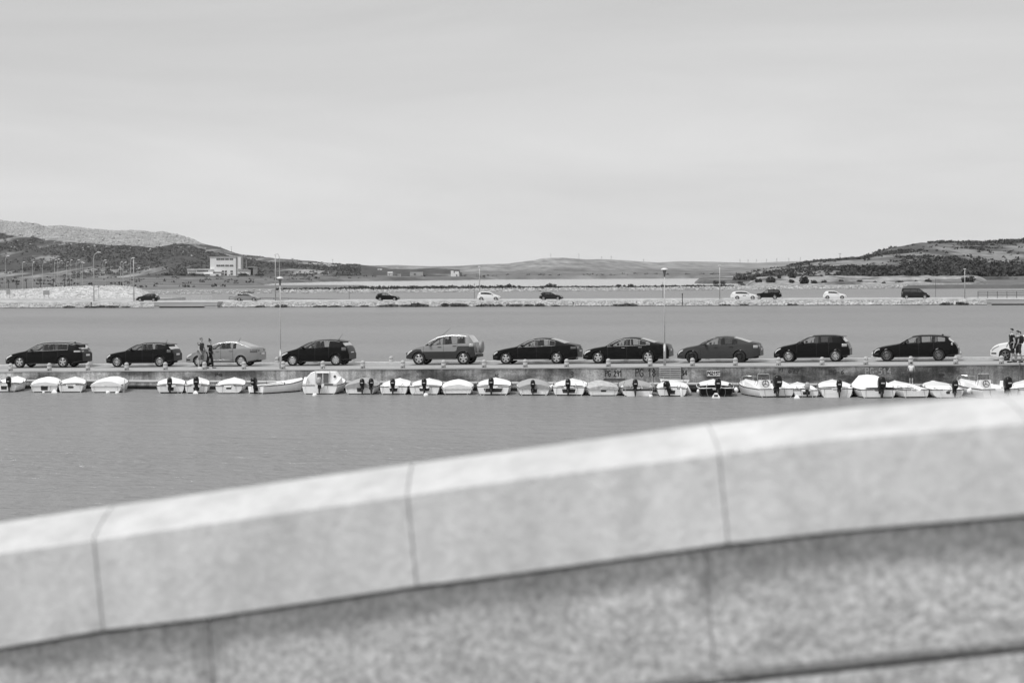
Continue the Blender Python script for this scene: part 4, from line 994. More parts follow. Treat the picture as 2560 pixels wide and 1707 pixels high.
def boat(label, px, beam_px, pyw=None, L=4.0, shape='round', hs=1.0, yaw=None, hull=None, cover=None, ch=.22, mot=None, rail=None, pad=None, deck_t=.62, vs=-10.9, transom=None, thwart=True, ropes=2, sw=.88, extra=None, name='small_boat', pins=True, vee=.0, band=None, fdeck=True):
    hull = hull or M_GEL; rail = rail or M_RAILG
    if yaw is None: yaw = R(rng.uniform(8, 15) if px > 600 else rng.uniform(10, 20))
    u = u_at(px, vs, 985); s = FPX / Q(u, vs, 0).y
    B = beam_px / s / math.cos(TH) / .93
    root = tag(empty(name, Q(u, vs, 0.0), -TH + yaw), label, 'boat', 'boats moored along the quay')
    tb = [(t, w_ * (sw / .88 if t == 0 else 1)) for t, w_ in BEAM_T[shape]]
    def wd(t): return B / 2 * interp(tb, t)
    def sh(t): return hs * (.43 + .07 * t + .20 * max(0, t - .35) ** 1.6 * 1.6)
    def kl(t): return -.14 + (.55 * hs) * max(0, (t - .80) / .2) ** 2
    def sec(t):
        w_, k, s_ = wd(t), kl(t), sh(t)
        return [(0, k), (.50 * w_, k + .03 + vee * .5), (.80 * w_, k + .13 + vee), (.865 * w_, max(k + .17 + vee, .055)), (.93 * w_, max(k + .21 + vee, lerp(k, s_, .48 + vee * .3))), (.985 * w_, lerp(k, s_, .78)), (w_, s_)]
    b = MB(); rs = []
    for t in TS:
        h = sec(t); w_, s_ = h[-1]; k = kl(t); fl = max(.06, k + .10)
        inn = [(max(.005, w_ - .05), s_ + .004), (max(.004, w_ * .9 - .05), lerp(fl, s_, .5)), (max(.003, w_ * .72), fl), (0, fl)]
        pts = h + inn; y = t * L
        rs.append([(-x, y, z) for x, z in reversed(pts)] + [(x, y, z) for x, z in pts[1:-1]] )
    # ring: floor centre .. left gunwale .. keel .. right gunwale (closed)
    b.rings(rs, cap=False)
    nr = len(rs[0])
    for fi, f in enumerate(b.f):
        if max(b.v[q][2] for q in f) < .062 and max(abs(b.v[q][0]) for q in f) > .02 and (fi % nr) in range(6, 13): b.m[fi] = 1  # lowest hull strip painted dark as the shade along the water
    b.build('hull', [hull, M_PAD_SHADE], root, True)
    # transom board with a lowered middle for the motor
    tr = MB(); h = sec(0); no = .16; nd = .09 * hs
    out = [(-x, z) for x, z in reversed(h)] + [(x, z) for x, z in h[1:]]
    topl = [(h[-1][0], h[-1][1] + .005), (no + .10, sh(0) + .01), (no, sh(0) - nd), (-no, sh(0) - nd), (-no - .10, sh(0) + .01)]
    poly = out + topl[1:]
    vs_ = [(x, -.012, z) for x, z in poly] + [(x, .05, z) for x, z in poly]; n = len(poly)
    tr.add(vs_, [tuple(range(n)), tuple(range(2 * n - 1, n - 1, -1))] + [(i, (i + 1) % n, n + (i + 1) % n, n + i) for i in range(n)])
    tr.build('transom', transom or hull, root)
    if band:
        m_, f0, f1 = band; bb_ = MB(); z0, z1 = lerp(0, sh(0), f0), lerp(0, sh(0), f1); w0 = interp([(z, x) for x, z in h], z0) - .012; w1 = interp([(z, x) for x, z in h], z1) - .012
        bb_.add([(-w0, -.016, z0), (w0, -.016, z0), (w1, -.016, z1), (-w1, -.016, z1), (-w0, -.011, z0), (w0, -.011, z0), (w1, -.011, z1), (-w1, -.011, z1)], [(0, 1, 2, 3), (0, 4, 5, 1), (1, 5, 6, 2), (2, 6, 7, 3), (3, 7, 4, 0)]); bb_.build('transom_band', m_, root)
    pd = pad if pad is not None else (.17, .20)
    if pd:
        q = MB(); q.add([(-pd[0], -.022, sh(0) - nd - .005), (pd[0], -.022, sh(0) - nd - .005), (pd[0] * .85, -.022, sh(0) - nd - pd[1]), (-pd[0] * .85, -.022, sh(0) - nd - pd[1])] + [(-pd[0], -.01, sh(0) - nd - .005), (pd[0], -.01, sh(0) - nd - .005), (pd[0] * .85, -.01, sh(0) - nd - pd[1]), (-pd[0] * .85, -.01, sh(0) - nd - pd[1])], [(0, 1, 2, 3), (0, 4, 5, 1), (1, 5, 6, 2), (2, 6, 7, 3), (3, 7, 4, 0)]); q.build('motor_pad', M_PAD_SHADE, root)
    g = MB()
    for s_ in (-1, 1): g.tube([(s_ * (wd(t) + .004), t * L, sh(t) - .015) for t in TS], .024, 6)
    g.tube([(-wd(0), -.01, sh(0) - .012), (-no - .1, -.014, sh(0) - .005)], .02, 6); g.tube([(wd(0), -.01, sh(0) - .012), (no + .1, -.014, sh(0) - .005)], .02, 6)
    g.build('rub_rail', rail, root, True)
    if cover:
        c = MB(); rs = []; ph = rng.random() * 9
        for t in [0, .06, .15, .25, .36, .48, .6, .72, .82, .9, .96, 1.0]:
            rr = []; w_ = wd(t) + .03; y = lerp(-.05, L * 1.0, t); rise = ch * (math.sin(math.pi * min(1, .18 + t * .82)) ** .6) + .02
            for i in range(15):
                a = -1 + 2 * i / 14; z = sh(t) + rise * (1 - abs(a) ** 1.7) + .018 * fbm(a * 2.4 + ph, t * 6, ph) - (.05 if i in (0, 14) else 0)
                rr.append((a * w_, y, z))
            rs.append(rr)
        c.rings(rs, closed=False, cap=False)
        e0 = rs[0]; c.add(e0 + [(x, y, sh(0) - .06 - .03 * abs(math.sin(i * 1.9 + ph))) for i, (x, y, z) in enumerate(e0)], [(i, i + 1, 16 + i, 15 + i) for i in range(14)])
        c.build('cover', cover, root, True)
    else:
        if fdeck:
            d = MB(); rs = []
            for t in [deck_t, deck_t + .01] + [lerp(deck_t, 1, k / 6) for k in range(1, 7)]:
                w_ = max(.004, wd(t) - .03); rs.append([(a * w_, t * L, sh(t) + .012 + .05 * (1 - a * a) - (.16 if t == deck_t else 0)) for a in (-1, -.6, -.2, .2, .6, 1)])
            d.rings(rs, closed=False, cap=False); d.build('foredeck', hull if hull is not M_HBLK else M_GEL, root, True)
        if thwart:
            for t in (.26, .48):
                q = MB(); q.box((0, t * L, sh(t) - .14), (2 * (wd(t) * .95 - .06), .24, .04)); q.build('thwart', M_INNER, root)
        if pins:
            for s_ in (-1, 1):
                q = MB(); q.tube([(s_ * (wd(.42) - .03), .42 * L, sh(.42) - .02), (s_ * (wd(.42) - .03), .42 * L, sh(.42) + .13)], .014, 5); q.ell((s_ * (wd(.42) - .03), .42 * L, sh(.42) + .02), (.035, .06, .025), 8, 4); q.build('oarlock', M_MOTL, root)
        if not extra and rng.random() < .6:
            for q_ in range(2):
                s_ = (-1, 1)[q_]; x = s_ * wd(.2) * rng.uniform(.25, .55); q = MB()
                q.tube([(x, .12 * L, sh(.1) - .04), (x * .8 + rng.uniform(-.1, .1), .62 * L, sh(.6) + .02)], .018, 5); q.box((x, .13 * L, sh(.1) - .04), (.11, .36, .015)); q.build('oar', mat('oar_wood', .40, .6, .2, 5), root)
        if not extra and rng.random() < .7:
            q = MB(); x = rng.uniform(-.35, .35); q.box((x, .10 * L, sh(0) - .16), (.34, .24, .26), taper=.85); q.build('fuel_tank', M_TAIL if rng.random() < .5 else M_HGRY, root)
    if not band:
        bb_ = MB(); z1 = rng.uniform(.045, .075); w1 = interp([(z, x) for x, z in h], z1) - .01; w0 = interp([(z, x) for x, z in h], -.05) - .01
        bb_.add([(-w0, -.0155, -.05), (w0, -.0155, -.05), (w1, -.0155, z1), (-w1, -.0155, z1), (-w0, -.010, -.05), (w0, -.010, -.05), (w1, -.010, z1), (-w1, -.010, z1)], [(0, 1, 2, 3), (0, 4, 5, 1), (1, 5, 6, 2), (2, 6, 7, 3), (3, 7, 4, 0)]); bb_.build('waterline_shade', rng.choice([M_PAD_SHADE, M_RAILD_SHADE]), root)  # painted shade where the transom meets the water
    if mot:
        for a in (mot if isinstance(mot, list) else [mot]):
            a = dict(a); motor(root, a.pop('x', 0.0), sh(0) - nd + .02, **a)
    for k in range(ropes):
        s_ = (-1, 1)[k]; q = MB(); x = s_ * wd(0) * rng.uniform(.45, .85)
        q.tube([(x, -.02, sh(0)), (x + rng.uniform(-.04, .04), -.10, .18), (x + rng.uniform(-.12, .12), -.28, -.05)], .010, 5); q.build('mooring_rope', M_ROPE if rng.random() < .7 else M_ROPEW, root)
    # bow line to the quay
    q = MB(); q.tube([(0, L * .97, sh(1) + .01), (rng.uniform(-.2, .2), L + .25, max(sh(1), LEDGE_Z) - .06), (rng.uniform(-.4, .4), L + .6, LEDGE_Z + .08)], .011, 5); q.build('bow_line', M_ROPE, root)
    root['B'] = B
    if extra: extra(root, wd, sh, L)
    del root['B']
    return root
MB1 = dict(scale=.86)
def cabin(root, wd, sh, L):
    b = MB(); rs = []
    for y, w0, w1, h in ((1.35, .95, .62, .61), (1.37, .97, .64, .63), (2.2, .92, .62, .63), (2.9, .72, .48, .45), (3.5, .45, .30, .16)):
        W_ = wd(y / L); z0 = sh(y / L)
        rs.append([(-W_ * w0, y, z0), (-W_ * w0 * .93, y, z0 + h * .45), (-W_ * w1, y, z0 + h * .93), (-W_ * w1 * .8, y, z0 + h), (W_ * w1 * .8, y, z0 + h), (W_ * w1, y, z0 + h * .93), (W_ * w0 * .93, y, z0 + h * .45), (W_ * w0, y, z0)])
    b.rings(rs); b.build('cabin', M_GEL, root)
    b = MB(); b.box((0, 1.325, sh(.3) + .29), (.60, .03, .55)); d = b.build('cabin_door', mat('door_dark', .10, .5), root)
    b = MB(); b.box((0, 1.30, sh(.3) + .29), (.03, .02, .53)); b.build('door_edge', M_GELD, d)
    b = MB(); b.box((0, 1.30, sh(.3) + .59), (.72, .06, .05)); b.build('door_frame', M_GEL, root)
    for s_ in (-1, 1):
        b = MB(); b.tube([(s_ * .38, 1.3, sh(.3)), (s_ * .38, 1.3, sh(.3) + .65)], .018, 6); b.build('grab_rail', M_CHROME, root)
        b = MB(); rs = []                                            # side coaming falling to the stern
        for y, h in ((0, .10), (.3, .14), (.8, .24), (1.36, .36)):
            W_ = wd(y / L); z0 = sh(y / L); rs.append([(s_ * W_, y, z0), (s_ * W_ * .97, y, z0 + h), (s_ * W_ * .80, y, z0 + h), (s_ * W_ * .78, y, z0)])
        b.rings(rs); b.build('coaming', M_GEL, root)
    b = MB(); b.lathe([(.06, 0), (.07, .0), (.07, .02), (.01, .02)], c=(wd(.3) * .62, 1.30, sh(.3) + .38), n=12, axis='y'); b.build('emblem', M_RAILG, root)
def console(root, wd, sh, L):
    b = MB(); b.box((.05, L * .42, sh(.4) + .02), (.62, .55, .60), taper=.86); cs = b.build('console', M_GEL, root)
    b = MB(); b.box((.05, L * .42 + .1, sh(.4) + .46), (.60, .02, .28)); b.build('windscreen', glass_mat('boat_glass', .75, .06), root)
    b = MB(); z = sh(.4) + .30
    P = [(-.27, L * .42 + .08, z), (-.27, L * .42 + .10, z + .30), (-.22, L * .42 + .10, z + .34), (.32, L * .42 + .10, z + .34), (.37, L * .42 + .10, z + .30), (.37, L * .42 + .08, z)]
    b.tube(P, .016, 6); b.build('screen_frame', M_CHROME, root)
    b = MB(); y = L * .42 - .30; zc = sh(.4) + .14
    b.tube([(.05 + .17 * math.cos(a), y + .05 * math.sin(a), zc + .17 * math.sin(a)) for a in [i * math.pi / 8 for i in range(17)]], .018, 6)
    for k in range(3):
        a = math.pi / 2 + k * 2.09; b.tube([(.05, y + .05, zc), (.05 + .17 * math.cos(a), y + .05 * math.sin(a), zc + .17 * math.sin(a))], .014, 5)
    b.build('steering_wheel', M_MOTL, root)
    b = MB()
    for s_ in (-1, 1):
        P = [(s_ * wd(t) * .92, t * L, sh(t) + h) for t, h in ((.58, .02), (.62, .20), (.75, .23), (.86, .24), (.95, .23))]; b.tube(P, .014, 5)
        for t in (.7, .82, .93): b.tube([(s_ * wd(t) * .92, t * L, sh(t)), (s_ * wd(t) * .92, t * L, sh(t) + .23)], .012, 5)
    b.tube([(-wd(.95) * .92, .95 * L, sh(.95) + .23), (0, L * .99, sh(1) + .22), (wd(.95) * .92, .95 * L, sh(.95) + .23)], .014, 5)
    b.build('bow_rail', M_CHROME, root)
    b = MB()
    for x, y0, dx in ((-.52, L * .34, .14), (-.60, L * .36, .12)): b.tube([(x, y0, sh(.4) - .1), (x + dx * 1.8, y0 + .1, sh(.4) + .72)], [.012, .008], 5)
    b.build('fishing_rods', M_MOTL, root)
    b = MB(); b.box((0, .32, sh(0) - .06), (wd(0) * 1.7, .5, .12)); b.build('stern_bench', M_GEL, root)
    for s_ in (-1, 1):
        b = MB(); rs = []
        for y, h in ((-.02, .02), (.5, .10), (1.2, .20), (2.2, .28)):
            W_ = wd(max(0, y / L)); z0 = sh(max(0, y / L)); rs.append([(s_ * (W_ + .01), y, z0 - .02), (s_ * W_ * .98, y, z0 + h), (s_ * W_ * .84, y, z0 + h), (s_ * W_ * .82, y, z0 - .02)])
        b.rings(rs); b.build('coaming', M_GEL, root)
def tent(root, wd, sh, L):
    b = MB(); rs = []
    for t, h, w1 in ((.02, .10, .9), (.10, .16, .86), (.30, .48, .5), (.34, .53, .48), (.60, .54, .45), (.64, .50, .5), (.80, .22, .7), (.9, .08, .8)):
        W_ = wd(t) * .97; z0 = sh(t)
        rs.append([(-W_, t * L, z0), (-W_ * lerp(1, w1, .55), t * L, z0 + h * .55), (-W_ * w1, t * L, z0 + h * .97), (0, t * L, z0 + h * 1.03), (W_ * w1, t * L, z0 + h * .97), (W_ * lerp(1, w1, .55), t * L, z0 + h * .55), (W_, t * L, z0)])
    b.rings(rs, closed=False, cap=False); b.build('canopy', M_TARPW, root, False)
BS = [
 dict(label='white open boat with black motor, cut by the left picture edge', px=10, beam_px=64, vs=-10.6, mot=dict(x=.3, scale=.95, tilt=.15), ropes=1),
 dict(label='white boat under a white cover with dark motor pad, second from the left', px=111, beam_px=68, vs=-10.7, cover=M_TARPW, ch=.16, pad=(.20, .22)),
 dict(label='white open boat with empty motor pad, third boat from the left', px=177, beam_px=62, vs=-10.7, pad=(.16, .10), transom=M_GELD),
 dict(label='white boat with arched white cover, right end of the left group of four', px=265, beam_px=78, vs=-10.7, cover=M_TARPW, ch=.26, pad=False),
 dict(label='white open boat with lifted black motor, first right of the empty berth', px=427, beam_px=68, vs=-10.9, mot=dict(x=-.05, scale=.95, tilt=.25)),
 dict(label='pale boat with tall black motor, below the couple on the quay', px=491, beam_px=58, vs=-10.9, mot=dict(x=.0, scale=1.05, tilt=.1), transom=M_GELD),
 dict(label='pale round-sterned boat without motor, left of the long open boat', px=572, beam_px=68, vs=-10.9, pad=(.15, .10), transom=M_GELD, vee=.10),
 dict(label='long white open boat lying askew with black motor, left of the cabin boat', px=640, beam_px=56, vs=-10.9, yaw=R(-20), L=4.0, mot=dict(x=.0, scale=1.0, tilt=.1, rot=.2), sw=.8),
 dict(label='white cabin boat with dark cabin door, tallest of the row', px=799, beam_px=90, vs=-11.0, L=5.0, hs=1.12, extra=cabin, mot=dict(x=.0, scale=.95, m=M_MOTG), fdeck=False, thwart=False, pins=False, name='cabin_boat', pad=False),
 dict(label='grey-covered boat with two black motors, right of the cabin boat', px=900, beam_px=76, vs=-10.9, cover=M_TARPG, ch=.24, mot=[dict(x=.13, scale=.9), dict(x=.60, scale=.92, rot=.2)], transom=M_GELD),
 dict(label='white boat with upright black motor, between the two-motor boat and the buoy', px=984, beam_px=70, vs=-10.9, mot=dict(x=-.03, scale=.92), deck_t=.5, pad=(.22, .17)),
 dict(label='white boat with black motor above the round white buoy', px=1061, beam_px=76, vs=-10.9, mot=dict(x=.0, scale=.95), pad=(.28, .14), transom=M_GELD),
 dict(label='boat fully covered in white tarpaulin with dark waterline, left of the dark-panelled boat', px=1143, beam_px=74, vs=-10.9, cover=M_TARPW, ch=.20, pad=False, hs=.92, band=(M_PAD_SHADE, .02, .22)),
 dict(label='white round-bowed boat with dark stern panel and black motor', px=1233, beam_px=80, vs=-10.9, mot=dict(x=-.10, scale=1.0), pad=(.5, .20), hs=1.08),
 dict(label='dull boat under a grey cover with dark stripe and black motor', px=1335, beam_px=78, vs=-10.9, cover=M_TARPG, ch=.22, mot=dict(x=-.06, scale=.85, m=M_MOTB), transom=M_GELD, hull=M_GELD),
 dict(label='white boat with dark wedge panel on its stern, fenders on both sides', px=1422, beam_px=80, vs=-10.9, mot=dict(x=-.03, scale=.95), pad=(.36, .2), hs=1.03),
 dict(label='shabby boat under a stained pale cover, below the plank bench', px=1509, beam_px=76, vs=-10.9, cover=M_TARPS, ch=.16, pad=(.15, .1), hs=.92, hull=M_GELD),
 dict(label='boat with dark stern band and grey hull below the lettering PG 18', px=1594, beam_px=80, vs=-10.9, mot=dict(x=-.13, scale=.95), band=(M_PAD_SHADE, .62, .86), hull=M_HGRY, transom=M_GEL, pad=False, hs=1.02, vee=.06, deck_t=.55),
 dict(label='white boat with tilted black motor and white fenders, below the pallet', px=1680, beam_px=74, vs=-10.9, mot=dict(x=-.18, scale=.95, tilt=.5, rot=-.5), hs=.95),
 dict(label='boat with black hull and black motor beside the lettered float', px=1791, beam_px=84, vs=-10.9, hull=M_HBLK, mot=dict(x=.08, scale=1.1), rail=M_GEL, pad=False, deck_t=.72, hs=1.02),
 dict(label='white centre-console boat with windscreen, bow rail and big black motor', px=1941, beam_px=92, vs=-11.3, L=5.3, shape='sharp', yaw=R(25), hs=1.02, mot=dict(x=.0, scale=1.45, tiller=False), extra=console, thwart=False, pins=False, pad=False, name='console_boat', deck_t=.66),
 dict(label='small white boat with grey motor, right of the centre-console boat', px=2016, beam_px=62, vs=-11.0, mot=dict(x=.03, scale=.85, m=M_MOTG), hs=.85, pad=(.2, .16)),
 dict(label='white round-bowed boat with black motor, left of the boat with the tent', px=2092, beam_px=80, vs=-11.0, mot=dict(x=.12, scale=1.0), hs=1.05, pad=False, band=(M_GELD, .35, .6)),
 dict(label='white boat under a tall white tent cover with big black motor', px=2196, beam_px=88, vs=-11.3, L=4.9, shape='sharp', yaw=R(16), extra=tent, mot=dict(x=.14, scale=1.35, tiller=False), thwart=False, pins=False, pad=False, rail=M_RAILD_SHADE, name='covered_boat', fdeck=False),
 dict(label='pale boat without motor below the child on the ledge', px=2290, beam_px=68, vs=-11.0, yaw=R(20), transom=M_GELD, pad=False, mot=None),
 dict(label='white boat with arched bow and black motor, near the right end of the row', px=2370, beam_px=80, vs=-11.0, mot=dict(x=.32, scale=1.05), pad=(.1, .12), vee=.10, transom=M_GELD, cover=None, deck_t=.4),
 dict(label='white rail-fitted motor boat half hidden by the parapet at the right', px=2500, beam_px=95, vs=-11.2, L=5.4, shape='sharp', yaw=R(24), hs=1.12, mot=dict(x=.35, scale=1.3, tiller=False), extra=console, thwart=False, pins=False, pad=False, name='console_boat', deck_t=.6),
 dict(label='white boat at the right picture edge, only its bow showing over the parapet', px=2590, beam_px=80, vs=-11.0, hs=1.05),
 dict(label='white open bow at the left picture edge, left of the first motor', px=-45, beam_px=70, vs=-10.6),
]
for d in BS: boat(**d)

# buoys, floats and fenders
def buoy(px, py, rpx, label):
    p = on_z(px, py, 0.0); s = FPX / p.y; r = rpx / s
    o = tag(empty('buoy', p), label, 'buoy', 'round mooring buoys')
    b = MB(); b.ell((0, 0, r * .35), (r, r, r), 14, 8); b.build('ball', M_GEL, o, True)
    b = MB(); b.tube([(0, 0, r * 1.2), (0, 0, r * 1.5)], r * .16, 6); b.build('eye', M_MOTL, o)
buoy(1065, 990, 6.2, 'round white buoy floating in front of the boat with the black motor'); buoy(787, 990, 6.0, 'round white buoy floating at the stern of the cabin boat'); buoy(1627, 992, 5, 'small white buoy right of the grey-hulled boat')
buoy(109, 982, 3.4, 'small white buoy at the second boat from the left'); buoy(270, 983, 5.5, 'low white buoy under the stern of the arched-cover boat'); buoy(293, 984, 5, 'pale buoy at the right corner of the arched-cover boat')
def float_cone(px, py, hpx, label, text=None):
    p = on_z(px, py, -0.04); s = FPX / p.y; h = hpx / s
    o = tag(empty('marker_float', p), label, 'float', 'triangular floats')
    b = MB(); w_ = h * (.62 if not text else .66)
    b.add([(-w_, -.10, 0), (w_, -.10, 0), (w_, .10, 0), (-w_, .10, 0), (-w_ * 1.0, -.10, h * .35), (w_ * 1.0, -.10, h * .35), (w_, .10, h * .35), (-w_, .10, h * .35), (-w_ * .3, -.04, h), (w_ * .3, -.04, h), (w_ * .3, .04, h), (-w_ * .3, .04, h)],
          [(3, 2, 1, 0), (0, 1, 5, 4), (1, 2, 6, 5), (2, 3, 7, 6), (3, 0, 4, 7), (4, 5, 9, 8), (5, 6, 10, 9), (6, 7, 11, 10), (7, 4, 8, 11), (8, 9, 10, 11)]); b.build('float_body', M_GEL, o)
    if text:
        b = MB(); strokes(b, text, -w_ * .50, h * .42, h * .30, .035, -.098, w_ * 1.0); b.build('lettering', mat('paint_2'), o).rotation_euler = (0, 0, 0)
float_cone(1790, 997, 15, 'white triangular float lettered VAV in front of the black-hulled boat', 'VAV'); float_cone(1992, 998, 11, 'small white triangular float left of the boat with grey motor'); float_cone(136, 984, 11, 'small grey triangular float at the second boat from the left'); float_cone(489, 986, 10, 'small pale triangular float below the tall black motor'); float_cone(909, 987, 9, 'small white triangular float below the two-motor boat')
def fender(px, py, v, l, r, tilt, label, m=None):
    u = u_at(px, v, py); z = qz(px, py, v)
    o = tag(empty('fender', Q(u, v, z), -TH), label, 'fender', 'fenders hung on the boats'); o.rotation_euler = (0, tilt, -TH)
    b = MB(); b.lathe([(.02, -l / 2 - .03), (r * .6, -l / 2), (r, -l / 2 + .07), (r, l / 2 - .07), (r * .6, l / 2), (.02, l / 2 + .04)], n=12); b.build('body', m or M_GELD, o, True)
    b = MB(); b.tube([(0, 0, l / 2), (0, .05, l / 2 + .25)], .012, 5); b.build('lanyard', M_ROPE, o)
fender(311, 967, -10.4, .34, .09, 0, 'pale fender at the right side of the arched-cover boat', M_HGRY); fender(310, 976, -10.35, .3, .09, 0, 'lower grey fender at the right side of the arched-cover boat', M_HGRY)
fender(1377, 970, -10.2, .36, .09, .5, 'white fender left of the wedge-panel boat'); fender(1464, 970, -10.2, .4, .08, -.4, 'white fender right of the wedge-panel boat'); fender(1553, 974, -10.2, .42, .08, .4, 'pale fender between the shabby boat and the grey-hulled boat')
fender(1634, 966, -10.2, .42, .07, -.3, 'slim fender right of the grey-hulled boat', M_HGRY); fender(1720, 972, -10.1, .55, .09, -.5, 'long white fender right of the boat below the pallet'); fender(1704, 984, -11.2, .5, .07, -.15, 'thin white fender hanging at the stern of the boat below the pallet')
fender(1749, 977, -10.4, .26, .12, 1.2, 'striped round fender on the left of the black-hulled boat'); fender(1840, 975, -10.4, .22, .12, 0, 'round white fender on the right of the black-hulled boat', M_GEL); fender(2424, 977, -10.5, .26, .13, .6, 'white fender between the arched-bow boat and the parapet', M_GEL)
# ================================================================== people
M_SKIN = mat('skin', 0.38, 0.6, 0.06, 6); M_SKIND = mat('skin_tanned', 0.20, 0.6, 0.06, 6)
M_HAIRD = mat('hair_dark', 0.012, 0.6); M_HAIRG = mat('hair_cropped_grey', 0.16, 0.8)
M_CBLK = mat('cloth_black', 0.010, 0.9); M_CDRK = mat('cloth_dark', 0.05, 0.9, .2, 5); M_CGRY = mat('cloth_grey_pattern', 0.20, 0.9, .5, 9); M_CWHT = mat('cloth_white', 0.75, 0.9); M_CMID = mat('cloth_mid', 0.30, 0.9, .3, 9)
def skin_mesh(name, verts, edges, rad, root_i, m, sub=2):
    me = bpy.data.meshes.new(name); me.from_pydata(verts, edges, [])
    o = bpy.data.objects.new(name + '_tmp', me); COL.objects.link(o)
    o.modifiers.new('s', 'SKIN').use_smooth_shade = True
    for i, sv in enumerate(me.skin_vertices[0].data):
        r = rad[i]; sv.radius = r if isinstance(r, tuple) else (r, r); sv.use_root = (i == root_i)
    sd_ = o.modifiers.new('d', 'SUBSURF'); sd_.levels = sub; sd_.render_levels = sub
    bpy.context.view_layer.update()
    dg = bpy.context.evaluated_depsgraph_get()
    out = bpy.data.meshes.new_from_object(o.evaluated_get(dg)); out.name = name
    bpy.data.objects.remove(o); out.materials.clear(); out.materials.append(m)
    out.polygons.foreach_set('use_smooth', [True] * len(out.polygons))
    return out
def person(label, loc, rz, H, pose, top=None, sleeve=.5, bottom=None, bottom_len=.5, hair=None, bun=False, tail=False, skin=None, shoe=None, extra=None, slim=1.0, cat='person', dress=False):
    """local frame: faces +x, y to its left; pose gives leg and arm swings in radians"""
    s = H / 1.75; skin = skin or M_SKIN
    root = tag(empty('person', loc, rz), label, cat)
    V, E, Rr = {}, [], {}
    def put(n, x, y, z, r): V[n] = (x * s, y * s, z * s); Rr[n] = r * s if not isinstance(r, tuple) else tuple(q * s for q in r)
    lean = pose.get('lean', 0.0); yaw = pose.get('head', 0.0)
    put('pelvis', 0, 0, .95, (.105, .15)); put('belly', lean * .10, 0, 1.08, (.10, .14)); put('chest', lean * .28, 0, 1.28, (.115, .165)); put('upper', lean * .36, 0, 1.40, (.085, .12)); put('neck', lean * .40 + .01, 0, 1.50, .055)
    put('jaw', lean * .44 + .03, 0, 1.565, (.068, .065)); put('skull', lean * .44 + .01, 0, 1.66, (.092, .078)); put('crown', lean * .44 - .005, 0, 1.72, (.062, .058))
    fx, fy = math.cos(yaw), math.sin(yaw)
    hx = lean * .44
    put('nose', hx + .115 * fx, .115 * fy, 1.615, .016)
    E += [('pelvis', 'belly'), ('belly', 'chest'), ('chest', 'upper'), ('upper', 'neck'), ('neck', 'jaw'), ('jaw', 'skull'), ('skull', 'crown'), ('skull', 'nose')]
    for sd_, y in (('L', 1), ('R', -1)):
        a, k = pose['leg' + sd_]
        put('hip' + sd_, 0, .095 * y * slim, .90, .092 * slim); kx_, kz = .43 * math.sin(a), .43 * math.cos(a)
        put('thigh' + sd_, kx_ * .5, .10 * y, .90 - kz * .5, .082 * slim); put('knee' + sd_, kx_, .10 * y, .90 - kz, .056)
        b = a - k; cx_, cz = kx_ + .20 * math.sin(b), .90 - kz - .20 * math.cos(b)
        put('calf' + sd_, cx_ - .015, .10 * y, cz + .04, .057); ax, az = kx_ + .40 * math.sin(b), .90 - kz - .40 * math.cos(b)
        put('ankle' + sd_, ax, .10 * y, az, .036); put('heel' + sd_, ax - .03, .10 * y, az - .045, .035); put('toe' + sd_, ax + .17, .115 * y, max(.02, az - .055), (.022, .04))
        E += [('pelvis', 'hip' + sd_), ('hip' + sd_, 'thigh' + sd_), ('thigh' + sd_, 'knee' + sd_), ('knee' + sd_, 'calf' + sd_), ('calf' + sd_, 'ankle' + sd_), ('ankle' + sd_, 'heel' + sd_), ('ankle' + sd_, 'toe' + sd_)]
        a, k = pose['arm' + sd_]; out = pose.get('out', .06)
        sx, sz = lean * .34, 1.42
        put('shoulder' + sd_, sx, .175 * y * slim, sz, .058); ex, ez = sx + .29 * math.sin(a), sz - .29 * math.cos(a)
        put('biceps' + sd_, lerp(sx, ex, .5), (.195 + out * .3) * y * slim, lerp(sz, ez, .5), .047); put('elbow' + sd_, ex, (.20 + out) * y * slim, ez, .038)
        b = a + k; wx, wz = ex + .25 * math.sin(b), ez - .25 * math.cos(b)
        put('forearm' + sd_, lerp(ex, wx, .35), (.205 + out) * y * slim, lerp(ez, wz, .35), .038); put('wrist' + sd_, wx, (.20 + out) * y * slim, wz, .025)
        px_, pz_ = wx + .075 * math.sin(b), wz - .075 * math.cos(b); put('palm' + sd_, px_, (.20 + out) * y * slim, pz_, (.034, .018))
        E += [('upper', 'shoulder' + sd_), ('shoulder' + sd_, 'biceps' + sd_), ('biceps' + sd_, 'elbow' + sd_), ('elbow' + sd_, 'forearm' + sd_), ('forearm' + sd_, 'wrist' + sd_), ('wrist' + sd_, 'palm' + sd_)]
        nx_, nz_ = math.cos(b), math.sin(b)
        for q, (o_, l1) in enumerate(((-.028, .060), (-.010, .072), (.010, .068), (.027, .052))):
            mx, mz = px_ + o_ * nx_ + l1 * .55 * math.sin(b), pz_ + o_ * nz_ - l1 * .55 * math.cos(b)
            c = b + .45; tx, tz = mx + l1 * .5 * math.sin(c), mz - l1 * .5 * math.cos(c)
            put('f%d%s' % (q, sd_), mx, (.20 + out - .004) * y * slim, mz, .009); put('t%d%s' % (q, sd_), tx, (.20 + out - .012) * y * slim, tz, .008)
            E += [('palm' + sd_, 'f%d%s' % (q, sd_)), ('f%d%s' % (q, sd_), 't%d%s' % (q, sd_))]
        put('th' + sd_, wx + .03 * math.sin(b) + .045 * nx_, (.20 + out - .01) * y * slim, wz - .03 * math.cos(b) + .045 * nz_, .011); put('tt' + sd_, wx + .07 * math.sin(b) + .055 * nx_, (.20 + out - .02) * y * slim, wz - .07 * math.cos(b) + .055 * nz_, .009)
        E += [('wrist' + sd_, 'th' + sd_), ('th' + sd_, 'tt' + sd_)]
